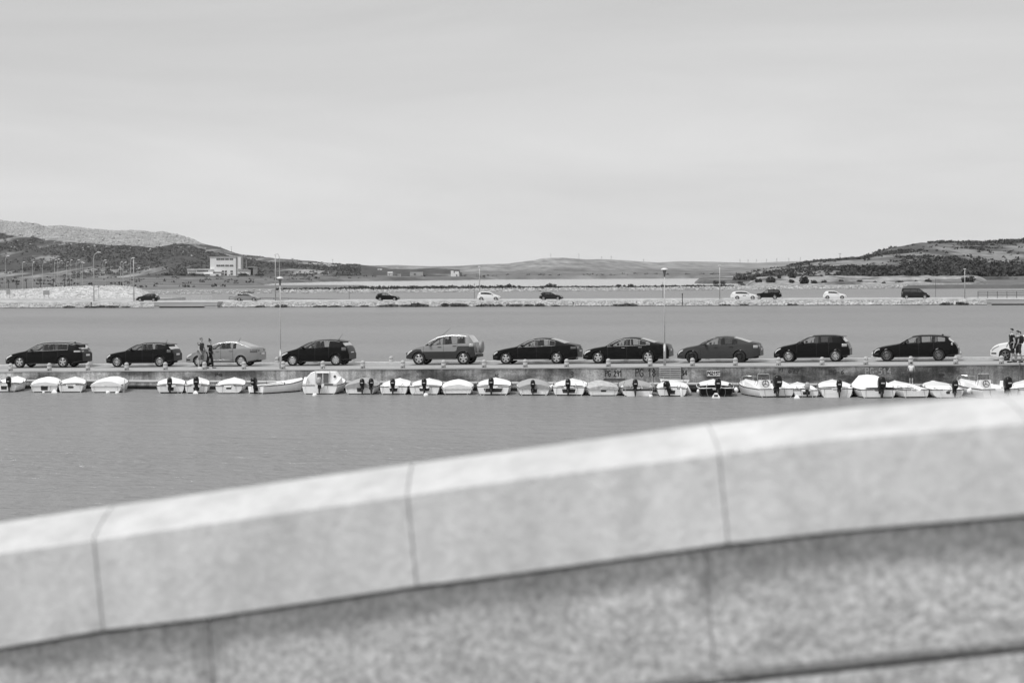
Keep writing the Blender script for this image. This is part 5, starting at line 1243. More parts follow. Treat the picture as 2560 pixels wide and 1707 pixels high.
    names = list(V); idx = {n: i for i, n in enumerate(names)}
    mz = min(v[2] for v in V.values()) - .028 * s
    link('body', skin_mesh('body', [V[n] for n in names], [(idx[a], idx[b]) for a, b in E], [Rr[n] for n in names], idx['pelvis'], skin), root, (0, 0, -mz))
    def garment(nm, chain, grow, m, cut=None):
        ns = []; ed = []
        for a, b in chain:
            for n in (a, b):
                if n not in ns: ns.append(n)
            ed.append((ns.index(a), ns.index(b)))
        vs = [V[n] for n in ns]; rr = [(tuple(q + grow * s for q in Rr[n]) if isinstance(Rr[n], tuple) else Rr[n] + grow * s) for n in ns]
        if cut:
            for (n, toward, f) in cut:
                i, j = ns.index(n), ns.index(toward); vs[i] = tuple(lerp(vs[j][k], vs[i][k], f) for k in range(3)); rr[i] = rr[j] if not isinstance(rr[j], tuple) else rr[i]
        link(nm, skin_mesh(nm, vs, ed, rr, 0, m), root, (0, 0, -mz))
    if top:
        ch = [('pelvis', 'belly'), ('belly', 'chest'), ('chest', 'upper')]
        cut = []
        for sd_ in 'LR':
            ch += [('upper', 'shoulder' + sd_), ('shoulder' + sd_, 'biceps' + sd_)]
            if sleeve > .6: ch += [('biceps' + sd_, 'elbow' + sd_)]
        garment('shirt', ch, .018, top)
    if bottom:
        ch = []
        for sd_ in 'LR':
            ch += [('pelvis', 'hip' + sd_), ('hip' + sd_, 'thigh' + sd_), ('thigh' + sd_, 'knee' + sd_)]
            if bottom_len > .8: ch += [('knee' + sd_, 'calf' + sd_), ('calf' + sd_, 'ankle' + sd_)]
        garment('trousers' if bottom_len > .8 else 'shorts', ch, .028, bottom)
    if shoe:
        for sd_ in 'LR':
            b = MB(); h, t = V['heel' + sd_], V['toe' + sd_]; ang = math.atan2(t[2] - h[2], t[0] - h[0])
            c = [(h[i] + t[i]) / 2 for i in range(3)]
            b.ell((c[0] + .01, c[1], max(c[2], mz + .045)), (.15 * s, .05 * s, .045 * s), 12, 6, sq=.8); b.build('shoe', shoe, root, True, loc=(0, 0, -mz))
    if hair:
        c = V['skull']; b = MB(); rs = []
        for th, rx, ry in ((.05, 0, 0),) : pass
        for i in range(6):
            t = i / 5 * 1.75; rs.append([])
            for j in range(14):
                a = 2 * math.pi * j / 14; front = max(0, math.cos(a - yaw))
                tt = t * (1 - .42 * front)
                rs[-1].append((c[0] - .008 * s + .102 * s * math.sin(tt) * math.cos(a), c[1] + .087 * s * math.sin(tt) * math.sin(a), c[2] + .01 * s + .100 * s * math.cos(tt)))
        b.rings(rs)
        if bun: b.ell((c[0] - .05 * s, c[1], c[2] + .13 * s), (.05 * s, .05 * s, .055 * s), 10, 6)
        if tail: b.tube([(c[0] - .09 * s, c[1], c[2] + .03 * s), (c[0] - .17 * s, c[1], c[2] + .01 * s), (c[0] - .19 * s, c[1], c[2] - .12 * s)], [.03 * s, .04 * s, .015 * s], 8)
        b.build('hair', hair, root, True, loc=(0, 0, -mz))
    for y in (-1, 1):
        b = MB(); c = V['skull']; b.ell((c[0] - .005, c[1] + y * .088 * s, c[2] - .035 * s), (.02 * s, .012 * s, .032 * s), 8, 5); b.build('ear', skin, root, True, loc=(0, 0, -mz))
        b = MB(); j = V['nose']; b.ell((c[0] + (.088 * fx - y * .032 * fy) * s, c[1] + (.088 * fy + y * .032 * fx) * s, c[2] - .005 * s), (.012 * s, .012 * s, .009 * s), 6, 4); b.build('eye', M_HAIRD, root, True, loc=(0, 0, -mz))
    b = MB(); b.ell((V['jaw'][0] + .066 * s * fx, .066 * s * fy, V['jaw'][2] + .005 * s), (.012 * s, .026 * s, .008 * s), 8, 4); b.build('mouth', M_SKIND, root, True, loc=(0, 0, -mz))
    if extra: extra(root, V, s, mz)
    return root
def qloc(px, v, py=925):
    u = u_at(px, v, py); return Q(u, v, deck_z(u))
EAST = -TH
vp = EDGE + 1.5
person('man in dark T-shirt and patterned shorts standing by the nose of the silver saloon', qloc(503, vp), EAST - .25, 1.76, dict(legL=(.10, .05), legR=(-.10, .05), armL=(.18, .25), armR=(.10, .35), out=.05, head=.25), top=M_CDRK, bottom=M_CGRY, hair=M_HAIRG, skin=M_SKIN, shoe=M_CWHT)
def bag(root, V, s, mz): pass
person('woman in long black clothes with dark hair in a bun, walking past the silver saloon', qloc(524.5, vp + .3), EAST - .1, 1.64, dict(legL=(.26, .12), legR=(-.20, .10), armL=(.15, .3), armR=(-.12, .25), head=0.0, lean=.05), top=M_CBLK, sleeve=.5, bottom=M_CBLK, bottom_len=1, hair=M_HAIRD, bun=True, slim=.86, shoe=M_SKIND)
person('man in black T-shirt and dark shorts walking in front of the white hatchback', qloc(2531, vp), EAST + math.pi + .35, 1.80, dict(legL=(.18, .10), legR=(-.22, .15), armL=(-.15, .3), armR=(.15, .3), head=.2, lean=.06), top=M_CBLK, bottom=M_CBLK, hair=M_HAIRD, shoe=M_CBLK)
def pack(root, V, s, mz):
    b = MB(); c = V['chest']; b.ell((c[0] - .2 * s, c[1], c[2] - .02), (.11, .15, .22), 12, 8, sq=.7); b.build('backpack', M_CBLK, root, True, loc=(0, 0, -mz))
person('woman with dark ponytail, dark top and backpack at the right picture edge', qloc(2546, vp + .4), EAST + math.pi + .3, 1.68, dict(legL=(-.16, .15), legR=(.18, .08), armL=(.15, .35), armR=(-.1, .3), head=.1, lean=.08), top=M_CDRK, bottom=M_CDRK, hair=M_HAIRD, tail=True, shoe=M_CBLK, slim=.9, extra=pack)
vc_ = EDGE - .75
uc = u_at(2278, vc_, 950)
def stripe(root, V, s, mz):
    b = MB(); c = V['belly']; b.lathe([(.118 * s, -.10 * s), (.126 * s, -.09 * s), (.126 * s, .03 * s), (.12 * s, .04 * s)], c=(c[0], c[1], c[2]), n=14, cap=False); o = b.build('shirt_band', M_CMID, root, True, loc=(0, c[1], -mz)); o.scale = (1, 1.3, 1)
person('child in white and grey T-shirt standing on the ledge with its back turned', Q(uc, vc_, LEDGE_Z + .06), math.pi / 2 - TH, 1.16, dict(legL=(.06, .04), legR=(-.04, .06), armL=(.25, .9), armR=(.25, .9), head=0.0), top=M_CWHT, bottom=M_CDRK, hair=M_HAIRD, shoe=M_CWHT, extra=stripe)
# ================================================================== causeway and everything beyond
M_RIP = mat('riprap_limestone', 0.44, 0.9, 0.4, 0.9, 0)
M_RIPD = mat('riprap_base', 0.20, 0.95, 0.4, 0.8)
M_CONC = mat('concrete_pale', 0.40, 0.9, 0.15, 0.5, stretch=(.3, 1, 1))
M_BUSH = mat('scrub_leaf', 0.05, 0.9, 0.5, 0.6); M_BUSHL = mat('scrub_leaf_light', 0.09, 0.9, 0.5, 0.6)
ZR = 1.05
FU0, FU1 = -60.0, FD.length * 0 + (WB - WA).length + 70
causeway = MB()
def fstrip(name, prof, m, u0=FU0, u1=FU1, parent=None, seg=30):
    b = MB(); rs = []
    for i in range(seg + 1):
        u = lerp(u0, u1, i / seg); rs.append([F(u, v, z) for v, z in prof])
    b.rings(rs); return b.build(name, m, parent)
struct(fstrip('causeway_bank', [(-.5, -1), (0, 0), (3.6, ZR - .02), (11.5, ZR - .02), (14, -1)], M_RIPD))
struct(fstrip('tide_line', [(-.55, -1), (-.06, .02), (.42, .16), (.5, -.5)], mat('wet_rock', .05, .5, .4, 1.5)))
struct(fstrip('causeway_road', [(3.6, ZR - .5), (3.6, ZR), (11.2, ZR), (11.2, ZR - .5)], mat('road_asphalt_pale', 0.30, 0.9, .12, .5)))
struct(fstrip('causeway_verge', [(3.0, ZR - .6), (3.0, ZR + .05), (3.6, ZR + .09), (3.9, ZR + .05), (3.9, ZR - .6)], mat('verge_gravel', 0.52, .95, .25, .7)))
struct(fstrip('junction_paving', [(11.3, -1), (11.3, ZR - .02), (80, ZR - .02), (80, -1)], mat('junction_asphalt', .34, .9, .15, .3), -60, fu(330, 40)))
struct(fstrip('causeway_kerb', [(10.6, ZR - .3), (10.6, ZR + .22), (10.9, ZR + .22), (10.9, ZR - .3)], mat('kerb_white', .66, .8, .12, .6)))
def stones(name, pts, smin, smax, m, seed, label=None, flat=.7):
    rr = random.Random(seed); b = MB()
    base = [(1, 0, 0), (.3, .95, 0), (-.8, .6, 0), (-.8, -.6, 0), (.3, -.95, 0), (.1, .1, 1), (.1, -.1, -1)]
    fs = [(0, 1, 5), (1, 2, 5), (2, 3, 5), (3, 4, 5), (4, 0, 5), (1, 0, 6), (2, 1, 6), (3, 2, 6), (4, 3, 6), (0, 4, 6)]
    for p in pts:
        s = rr.uniform(smin, smax); a = rr.uniform(0, 6.28); ca, sa = math.cos(a), math.sin(a)
        vs = []
        for x, y, z in base:
            x *= s * rr.uniform(.6, 1.3); y *= s * rr.uniform(.6, 1.2); z = z * s * flat * rr.uniform(.6, 1.3) + x * rr.uniform(-.3, .3)
            vs.append((p[0] + x * ca - y * sa, p[1] + x * sa + y * ca, p[2] + z))
        b.add(vs, fs)
    o = b.build(name, m, recalc=False); struct(o, 'stuff')
    if label: o['label'] = label
    return o
rr = random.Random(3); pts = []
while len(pts) < 9000:
    u = rr.uniform(-25, (WB - WA).length + 25); v = rr.uniform(.3, 3.2)
    px = proj(F(u, v, 0))[0]
    if 388 < px < 546 or px > 2468: continue
    pts.append(F(u, v, v / 3.6 * ZR - .02))
stones('riprap_stones', pts, .09, .26, M_RIP, 4, 'pale limestone riprap on the causeway bank')

def leafy(b, c, rx, ry, rz, n, s, rr):
    for _ in range(n):
        while True:
            x, y, z = rr.uniform(-1, 1), rr.uniform(-1, 1), rr.uniform(-1, 1); d = x * x + y * y + z * z
            if .25 < d < 1: break
        p = Vector((c[0] + x * rx, c[1] + y * ry, c[2] + z * rz))
        a = Vector((rr.uniform(-1, 1), rr.uniform(-1, 1), rr.uniform(-1, 1))).normalized(); q = a.cross(Vector((rr.uniform(-1, 1), rr.uniform(-1, 1), rr.uniform(-1, 1)))).normalized()
        k = s * rr.uniform(.6, 1.4); b.add([p - a * k, p + q * k * .6, p + a * k, p - q * k * .6], [(0, 1, 2, 3)])
def shrub(loc, w_, h_, label, group, m=None, seed=0, name='shrub', cat='shrub', depth=None):
    rr = random.Random(seed); o = tag(empty(name, loc), label, cat, group)
    b = MB()
    for k in range(7):
        a = rr.uniform(0, 6.28); b.tube([(0, 0, -.05), (.25 * w_ * math.cos(a), .25 * w_ * math.sin(a), h_ * .3), (.38 * w_ * math.cos(a), .38 * w_ * math.sin(a), h_ * rr.uniform(.4, .8))], [.03 * h_, .02 * h_, .006 * h_], 5)
    b.build('stems', M_WOODB, o)
    b = MB(); n = 6
    for k in range(n):
        cx_ = rr.uniform(-.32, .32) * w_; cy_ = rr.uniform(-.3, .3) * w_; f = rr.uniform(.55, 1); hh = h_ * f * (1 - abs(cx_) / w_ * .7)
        leafy(b, (cx_, cy_, hh * .5), w_ * .24 * f + .1, w_ * .24 * f + .1, hh * .5, 70, .09 * (w_ + h_) * .5, rr)
    b.build('foliage', m or M_BUSH, o, recalc=False)
    return o
# scrub at the foot of the riprap: every clump one can tell apart
k = 0
for px, w_, h_ in [(170, 3, .5), (218, 2.6, .5), (245, 3.6, .55), (272, 4, .6), (296, 2.6, .5), (317, 2, .45), (650, 2.2, .45), (705, 3, .7), (800, 3.2, .5), (835, 2.6, .45), (876, 2.4, .4), (912, 2, .4), (960, 2.8, .55), (983, 3.6, .6), (1016, 3, .6),
                 (1048, 4.2, .95), (1120, 3.2, 1.0), (1144, 3.0, .8), (1160, 2.2, .8), (1215, 4.2, .6), (1240, 3, .55), (1285, 3.6, .6), (1322, 2.4, .6), (1346, 2.6, .75), (1388, 2, .4), (1545, 2.6, .5), (1562, 2.2, .7), (1580, 2.2, .6), (1815, 2.4, .4), (1858, 2.2, .45), (1980, 2, .5), (2370, 3.6, .6), (2408, 2.8, .8)]:
    v = .25; shrub(F(fu(px, v, 766), v, 0.02), w_ * .9, h_ * .85, 'low dark shrub at the water line of the causeway, %s from the left' % (ORD[k] if k < len(ORD) else ['twenty-seventh', 'twenty-eighth', 'twenty-ninth', 'thirtieth', 'thirty-first', 'thirty-second', 'thirty-third'][k - len(ORD)]), 'shrubs at the foot of the causeway bank', seed=k, m=M_BUSHL); k += 1

# culverts
def culvert(px0, px1, label, open_=True, y0=754, y1=770):
    u0, u1 = fu(px0, -.3, 765), fu(px1, -.3, 765); c = F((u0 + u1) / 2, -.4, 0); L_ = u1 - u0
    o = tag(empty('culvert', c, FROT), label, 'culvert')
    b = MB(); h = ZR + .02
    b.box((0, 1.7, h * .60), (L_, 4.2, h * .78))
    b.build('deck_beam', M_CONC, o)
    b = MB(); b.box((-L_ * .46, 1.7, h * .18), (L_ * .08, 4.2, h * .40)); b.build('abutment', M_CONC, o); b = MB(); b.box((L_ * .40, 1.7, h * .18), (L_ * .20, 4.2, h * .40)); b.build('abutment', M_CONC, o)
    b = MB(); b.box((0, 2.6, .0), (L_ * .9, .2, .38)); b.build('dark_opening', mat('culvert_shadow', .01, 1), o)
    b = MB(); b.box((0, -.33, h * .97), (L_ * 1.02, .24, .14)); b.build('coping', mat('kerb_white'), o)
culvert(387, 545, 'low concrete culvert with dark opening under the causeway at the left'); culvert(2468, 2600, 'concrete culvert below the railing at the right end of the causeway')

# causeway traffic
def vs_(key, **kw): d = dict(SPEC[key]); d.update(kw); return d
SPEC['van'] = dict(L=5.0, W=1.95, wb=3.2, fo=.88, r=.33, paint=P_DARK, rim=(5, 's', .06), tumble=.18,
    top=[(0, .5), (.04, .68), (.2, .92), (.6, 1.08), (.95, 1.2), (1.25, 1.45), (1.7, 1.80), (2.0, 1.88), (2.6, 1.92), (4.4, 1.92), (4.8, 1.88), (4.93, 1.6), (4.98, 1.0), (5.0, .5)],
    belt=[(.8, 1.12), (2, 1.22), (4.8, 1.26)], win=[(1.1, 2.1), (2.2, 3.3), (3.36, 4.6)], glass=(1.0, 1.75, 4.86, 4.92), tint=(1, 2), doors=[], handles=[], seats=[], roff=.16, head=(.1, .5, .16), tail=(4.7, 4.96, .9, 1.3))
SPEC['suv'] = dict(L=4.85, W=1.9, wb=2.78, fo=.85, r=.38, sill=.34, paint=P_BLACK, rim=(5, 's', .06),
    top=[(0, .6), (.04, .8), (.25, .98), (.6, 1.06), (1.3, 1.14), (1.7, 1.40), (2.05, 1.66), (2.4, 1.76), (3.2, 1.78), (4.2, 1.74), (4.5, 1.62), (4.7, 1.2), (4.8, 1.0), (4.85, .6)],
    belt=[(1.1, 1.10), (2.2, 1.16), (4.4, 1.22)], win=[(1.4, 2.4), (2.5, 3.3), (3.36, 4.3)], glass=(1.3, 2.2, 4.5, 4.72), tint=(1, 2), doors=[], handles=[], seats=[], head=(.08, .45, .14), tail=(4.45, 4.8, .9, 1.15), roff=.10)
SPEC['mpv'] = dict(SPEC['scenic']); SPEC['mpv'].update(paint=P_WHITE, L=4.2, sill=.24, r=.32, clad=None, tint=(1, 2, 3))
SPEC['mpv']['top'] = [(x * 1.02, z * .93) for x, z in SPEC['scenic']['top']]; SPEC['mpv']['belt'] = [(x, z * .93) for x, z in SPEC['scenic']['belt']]
FARC = [('golf', dict(paint=P_DARK, tint=(0, 1, 2)), 370, -1, 'dark hatchback at the left end of the causeway above the culvert'), ('insignia', dict(paint=P_SILVER, rails=None, chrome=False, tint=(0, 1, 2)), 619, 1, 'silver estate car with a dark load on its roof on the causeway'),
        ('bmw1', dict(), 970, 1, 'black hatchback driving right on the causeway, left of the white people carrier'), ('mpv', dict(), 1223, 1, 'white people carrier beside a lamp pole on the causeway'), ('golf', dict(tint=(0, 1, 2), paint=P_DARK), 1378, 1, 'dark hatchback on the causeway, right of the white people carrier'),
        ('insignia', dict(paint=P_WHITE, rails=None, chrome=False, tint=(0, 1, 2)), 1863, 1, 'white estate car just in front of the black off-roader'), ('suv', dict(), 1918, -1, 'black off-roader facing left on the causeway'), ('golf', dict(paint=P_WHITE, tint=(0, 1, 2)), 2087, 1, 'white hatchback alone on the right part of the causeway'), ('van', dict(tint=(0, 1, 2)), 2289, 1, 'dark minibus at the right of the causeway')]
for key, kw, px, fc, lab in FARC:
    v = 5.2 if fc > 0 else 8.2
    o = car(lab, F(fu(px, v), v, ZR), FROT + (math.pi if fc > 0 else 0), vs_(key, **kw), False, 'cars on the causeway', cat='van' if key == 'van' else 'car', name='minibus' if key == 'van' else 'car')
    if px == 619:
        p = F(fu(619, v), v, ZR + 1.60)
        lo = tag(empty('roof_load', p, FROT), 'long dark bundle strapped on the silver estate car', 'load')
        b = MB(); b.tube([(-1.35, 0, .0), (-1.2, 0, .02), (0, 0, .08), (1.1, 0, .03), (1.3, 0, .0)], [.05, .18, .26, .18, .05], 10, flat=.45); b.build('bundle', M_CDRK, lo, True)
        for x in (-.6, .5):
            b = MB(); b.box((x, 0, -.05), (.05, 1.2, .04)); b.build('roof_bar', M_TRIM, lo)
    if px == 1863:
        b = MB(); b.box((.1, .94, .72), (.55, .012, .12)); b.build('door_lettering', M_RAILG, o); 

# street lamps on the causeway and the parking ground at the left
def street_lamp(p, H, label, group, arm=0.0, r=.07, head=True):
    o = tag(empty('street_lamp', p), label, 'street lamp', group)
    b = MB(); P = [(0, 0, 0), (0, 0, H * .6), (0, 0, H * (.88 if arm else 1))]; rad = [r * 1.3, r, r * .75]
    if arm: P += [(arm * .15, 0, H * .96), (arm * .55, 0, H)]; rad += [r * .7, r * .6]
    b.tube(P, rad, 7); b.build('pole', M_POLE, o, True)
    if head:
        b = MB(); x = arm * .8 if arm else 0; b.ell((x, 0, H), (max(.28, abs(arm) * .35), .16, .08), 10, 5); b.build('lamp_head', M_LAMPTOP, o, True)
    return o
def lamp_at(px, pyt, v, label, arm=0.0, r=.08):
    p = F(fu(px, v), v, ZR + .02); H = at(px, pyt, p.y).z - p.z; street_lamp(p, H, label, 'street lamps along the causeway', arm, r)
lamp_at(235, 631, 10.2, 'tall street lamp with curved arm at the left end of the causeway', 1.3); lamp_at(335, 645, 10.2, 'straight lamp pole behind the dark hatchback at the left'); lamp_at(689, 637, 10.2, 'lamp pole right of the silver estate, left one of the close pair')
lamp_at(699.5, 634, 10.0, 'lamp pole with short arm, right one of the close pair', -.7); lamp_at(1199, 667, 10.2, 'thin lamp pole at the tail of the white people carrier'); lamp_at(1799.5, 664, 10.2, 'thin lamp pole left of the white estate car'); lamp_at(2412, 673, 10.2, 'thin lamp pole right of the dark minibus')
# marker posts in the water's edge
for px, y0, y1, lab in ((1433, 757, 768, 'short dark post on the riprap bank at the centre'), (1706, 735, 767.5, 'tall dark marker post with knob in front of the riprap'), (228, 757, 767, 'short dark post among shrubs at the left bank')):
    p = F(fu(px, .5, y1), .5, .02); H = at(px, y0, p.y).z - p.z
    o = tag(empty('marker_post', p), lab, 'post'); b = MB(); b.tube([(0, 0, 0), (0, 0, H)], .07, 7); b.build('shaft', M_MOTL, o)
    b = MB(); b.ell((0, 0, H), (.12, .12, .17), 8, 5); b.build('knob', M_MOTL, o)
# thin poles standing behind the road
for px, y0, lab in ((1186, 708, 'thin dark pole behind the white people carrier'), (1657, 706, 'thin dark pole behind the right quay lamp'), (873, 712, 'pair pole left of the black hatchback'), (2339, 697, 'pale thin pole right of the minibus')):
    p = F(fu(px, 11.2), 11.2, .9); H = at(px, y0, p.y).z - p.z; o = tag(empty('thin_pole', p), lab, 'pole'); b = MB(); b.tube([(0, 0, 0), (0, 0, H)], .035, 6); b.build('shaft', M_RAILG, o)
# railings
def railing(px0, px1, v, h0, h1, n, label, rails=2, r=.045, m=None):
    u0, u1 = fu(px0, v), fu(px1, v); o = tag(empty('railing', F(u0, v, ZR), FROT), label, 'railing')
    Lr = u1 - u0; m = m or M_RAILG
    for i in range(n):
        x = Lr * i / (n - 1); b = MB(); b.tube([(x, 0, 0), (x, 0, lerp(h0, h1, i / (n - 1)))], r, 6); b.build('post', m, o)
    for k in range(rails):
        f = 1 - k * .5 / max(1, rails - 1) if rails > 1 else 1
        b = MB(); b.tube([(0, 0, h0 * f), (Lr, 0, h1 * f)], r, 6); b.build('rail', m, o)
railing(2445, 2590, 4.2, 1.30, 1.34, 7, 'dark metal railing on the culvert at the right', 3, .05)
railing(573, 872, 10.95, .75, .18, 9, 'dark guard rail sloping down behind the silver estate car', 2, .05)
railing(352, 530, 11.0, .9, .95, 8, 'faint wire fence above the left culvert', 3, .018, M_POLE)

# promontory with pale rubble at the left
def z_prom(X, Y, k):
    px = 1280 + k * 6400 + (Y - 470) * .0
    edge = sm(455, 330, px)
    m_ = 2.3 * sm(540, 572, Y) * (1 - .75 * sm(590, 640, Y)) * sm(455, 300, px) * (.55 + .45 * sm(-50, 240, px))
    return -1.2 + 2.2 * edge * (1 - sm(690, 720, Y)) + m_ + fbm(X / 3, Y / 3) * .12 * edge
ks_ = lin(kx(-500), kx(470), 80)
hfield('promontory', ks_, lin(481, 720, 60), z_prom, land_mat('rubble_pale', 0.50, 0.28, 0.25, (1, 1, 1), .52, .75, fine=.9))
rr = random.Random(8); pts = []
while len(pts) < 2600:
    Y = rr.uniform(535, 600); k = rr.uniform(kx(-60), kx(462)); X = k * Y; z = z_prom(X, Y, k)
    if z > -.2: pts.append((X, Y, z))
stones('rubble_stones', pts, .12, .34, M_RIP, 9, 'pale limestone rubble on the promontory')
# signs
def sign(px, y0, y1, Y, wpx, label, tri=False):
    s = FPX / Y; zb = at(px, y1, Y).z; ht = at(px, y0, Y).z - zb; W_ = wpx / s
    o = tag(empty('road_sign', at(px, y1, Y)), label, 'sign')
    for x in ((-W_ * .35, W_ * .35) if not tri else (0.0,)):
        b = MB(); b.tube([(x, 0, 0), (x, 0, ht)], .05, 6); b.build('post', M_POLE, o)
    b = MB()
    if tri: b.add([(-W_ / 2, -.06, ht * .78), (W_ / 2, -.06, ht * .78), (0, -.06, ht), (-W_ / 2, -.02, ht * .78), (W_ / 2, -.02, ht * .78), (0, -.02, ht)], [(0, 1, 2), (5, 4, 3), (0, 3, 4, 1), (1, 4, 5, 2), (2, 5, 3, 0)])
    else: b.box((0, -.08, ht * .70), (W_, .05, ht * .6))
    b.build('panel', M_HGRY, o)
sign(21, 722, 744, 466, 10, 'back of a tall panel sign at the left picture edge'); sign(116, 726, 745, 466, 16, 'wide grey road sign on two posts left of the curved lamp'); sign(247, 711, 747, 468, 7, 'small triangular road sign right of the curved lamp', True)
PK = [(13, 640), (56, 655), (81, 655), (106, 656), (136, 650), (143, 648), (147, 652), (166, 655), (175, 650), (190, 650), (202, 656), (206, 657), (257, 650), (262, 656), (301, 654), (307, 656), (326, 646)]
for i, (px, py) in enumerate(PK):
    Y = 600 + (i * 37) % 90; k = kx(px); z0 = max(.6, z_prom(k * Y, Y, k)); p = Vector((ray(px, py).x / ray(px, py).y * Y, Y, z0)); H = at(px, py, Y).z - z0
    street_lamp(p, H, 'thin street lamp on the parking ground at the left, %s from the left' % ORD[i], 'street lamps of the parking ground', .9 if i % 3 == 0 else .5, .06)
# young palms
M_PALM = mat('palm_leaf', .05, .8)
for i, (px, py) in enumerate([(21, 703), (42, 703), (66, 700), (101, 700), (133, 701), (161, 700), (174, 698)]):
    Y = 640; zb = at(px, 718, Y).z; zt = at(px, py, Y).z; o = tag(empty('palm_tree', at(px, 718, Y)), 'small young palm in the row at the left, %s from the left' % ORD[i], 'palm', 'young palms on the parking ground'); h = zt - zb
    b = MB(); b.tube([(0, 0, -.3), (.02, 0, h * .5), (0, 0, h)], [.16, .12, .11], 7); b.build('trunk', M_WOODB, o)
    b = MB(); rr = random.Random(i)
    for k in range(22):
        a = rr.uniform(0, 6.28); e = rr.uniform(-.1, 1.1); l = rr.uniform(.7, 1.1); d = Vector((math.cos(a), math.sin(a), 0)); n_ = Vector((-math.sin(a), math.cos(a), 0)); P = [Vector((0, 0, h)) + d * (l * t * math.cos(e)) + Vector((0, 0, l * (math.sin(e) * t - .6 * t * t))) for t in (0, .35, .7, 1)]
        w__ = (.03, .13, .12, .01); vs2 = [p_ + n_ * w_ for p_, w_ in zip(P, w__)] + [p_ - n_ * w_ for p_, w_ in zip(P, w__)]; b.add(vs2, [(0, 1, 5, 4), (1, 2, 6, 5), (2, 3, 7, 6)])
    b.build('crown', M_PALM, o, recalc=False)

# the spit beyond the second strip of water
def spit_pt(px, dv, z):
    Y = spit_Y(px) + dv; return Vector((kx(px) * Y, Y, z))
b = MB(); rs = []
for px in range(-300, 2541, 40): rs.append([spit_pt(px, v, z * (1 if px < 2460 else .2)) for v, z in ((-1, -1), (0, 0), (4, .9), (9, 1.15), (60, 1.1), (64, -1))])
b.rings(rs); struct(b.build('spit', mat('spit_earth', .22, .95, .35, .08)))
rr = random.Random(5); pts = []
for _ in range(6500):
    px = rr.uniform(380, 2475); v = rr.uniform(.3, 4.5); 
    if px < 700 and rr.random() < .6: continue
    pts.append(spit_pt(px, v, min(.95, v / 4.4) + rr.uniform(-.05, .15)))
stones('spit_stones', pts, .12, .38, M_RIP, 12, 'pale boulders along the shore of the spit')
b = MB(); rr = random.Random(15)
for _ in range(700):
    px = rr.uniform(690, 1830); den = .5 + .5 * fbm(px / 60, 1.3)
    if rr.random() > .35 + den * .7: continue
    v = rr.uniform(4, 14); p = spit_pt(px, v, 1.0); w_ = rr.uniform(.6, 1.6) * (1.2 if 860 < px < 1260 else .8); h_ = rr.uniform(.35, .85) * (1.25 if 860 < px < 1300 else .7)
    leafy(b, (p.x, p.y, p.z + h_ * .4), w_, w_, h_ * .6, 16, .32, rr)
o = b.build('spit_scrub', M_BUSH, recalc=False); struct(o, 'stuff'); o['label'] = 'low dark scrub along the crest of the spit'
for i, (px, py, wpx, hpx, lab) in enumerate([(1273, 713, 17, 8, 'rounded dark bush standing clear on the spit left of centre'), (1375, 713, 30, 8, 'long dark bush leaning right on the spit at the centre'), (1547, 713, 18, 6, 'flat-topped dark bush on the spit right of centre'), (1561, 713, 6, 5, 'tiny bush beside the flat-topped one'), (1577, 716, 16, 7, 'low bush right of the tiny one'), (948, 714, 9, 8, 'small upright bush on the spit at the left')]):
    Y = spit_Y(px) + 10; s = FPX / Y; shrub(spit_pt(px, 10, 1.1), wpx / s, hpx / s * 1.5, lab, 'bushes on the spit', seed=50 + i)

# bushes on the right headland and on the flat
k = 0
for px, py, wpx, hpx in [(1858, 704, 14, 8), (1897, 704, 20, 12), (1928, 708, 26, 18), (1948, 699, 14, 10), (1979, 697, 24, 20), (1976, 711, 22, 10), (2010, 712, 30, 24), (2034, 706, 18, 12), (2057, 712, 18, 10), (2103, 712, 12, 8), (2150, 712, 24, 9), (2187, 708, 12, 9), (2210, 708, 10, 7), (2252, 708, 14, 7), (2290, 708, 12, 7), (2320, 710, 22, 9), (2425, 712, 40, 16), (1790, 699, 16, 11), (1805, 698, 18, 9), (1850, 690, 14, 10), (1885, 692, 18, 10)]:
    Y = 930 if py > 700 else 1060; p = at(px, py, Y); p.z = max(.3, z_head(p.x, Y, p.x / Y)) - .1; s = FPX / Y
    shrub(p, wpx / s, hpx / s * 1.15, 'dark bush on the right headland, %s of the row' % ORD[k], 'bushes on the right headland', seed=80 + k); k += 1
# scattered scrub on the hillsides
def scatter(name, n, zf, pxr, Yr, wr, hr, m, seed, prob, label, s=1.0, q=9):
    rr = random.Random(seed); b = MB(); c = 0; tries = 0
    while c < n and tries < n * 30:
        tries += 1
        px = rr.uniform(*pxr); Y = rr.uniform(*Yr); k = kx(px); X = k * Y; z = zf(X, Y, k)
        if z < .3 or rr.random() > prob(X, Y, z, k, px): continue
        w_ = rr.uniform(*wr); h_ = rr.uniform(*hr); leafy(b, (X, Y, z + h_ * .4), w_, w_, h_ * .6, q, s * (w_ + h_) * .28, rr); c += 1
    o = b.build(name, m, recalc=False); struct(o, 'stuff'); o['label'] = label
def pr_left(X, Y, z, k, px):
    s_ = s_left(X, Y, z, k); return .01 + .99 * sm(.04, .24, s_ + fbm(X / 40, Y / 500, 11) * .14)
scatter('hill_scrub_left', 4200, z_left, (-100, 900), (2000, 3120), (0.8, 2.3), (0.7, 1.5), M_BUSHL, 21, pr_left, 'dark scrub scattered over the left hillside')
rr = random.Random(31); pts = []
while len(pts) < 5200:
    px = rr.uniform(-60, 520); Y = rr.uniform(2500, 3195); k_ = kx(px); X_ = k_ * Y; z_ = z_left(X_, Y, k_)
    if s_left(X_, Y, z_, k_) < -.12 or rr.random() < .03: pts.append((X_, Y, z_ + .2))
stones('hill_rocks', pts, .5, 1.7, mat('hill_rock_pale', .36, .95, .45, .08), 32, 'pale limestone outcrops on the bare crest of the left hill', 1.0)
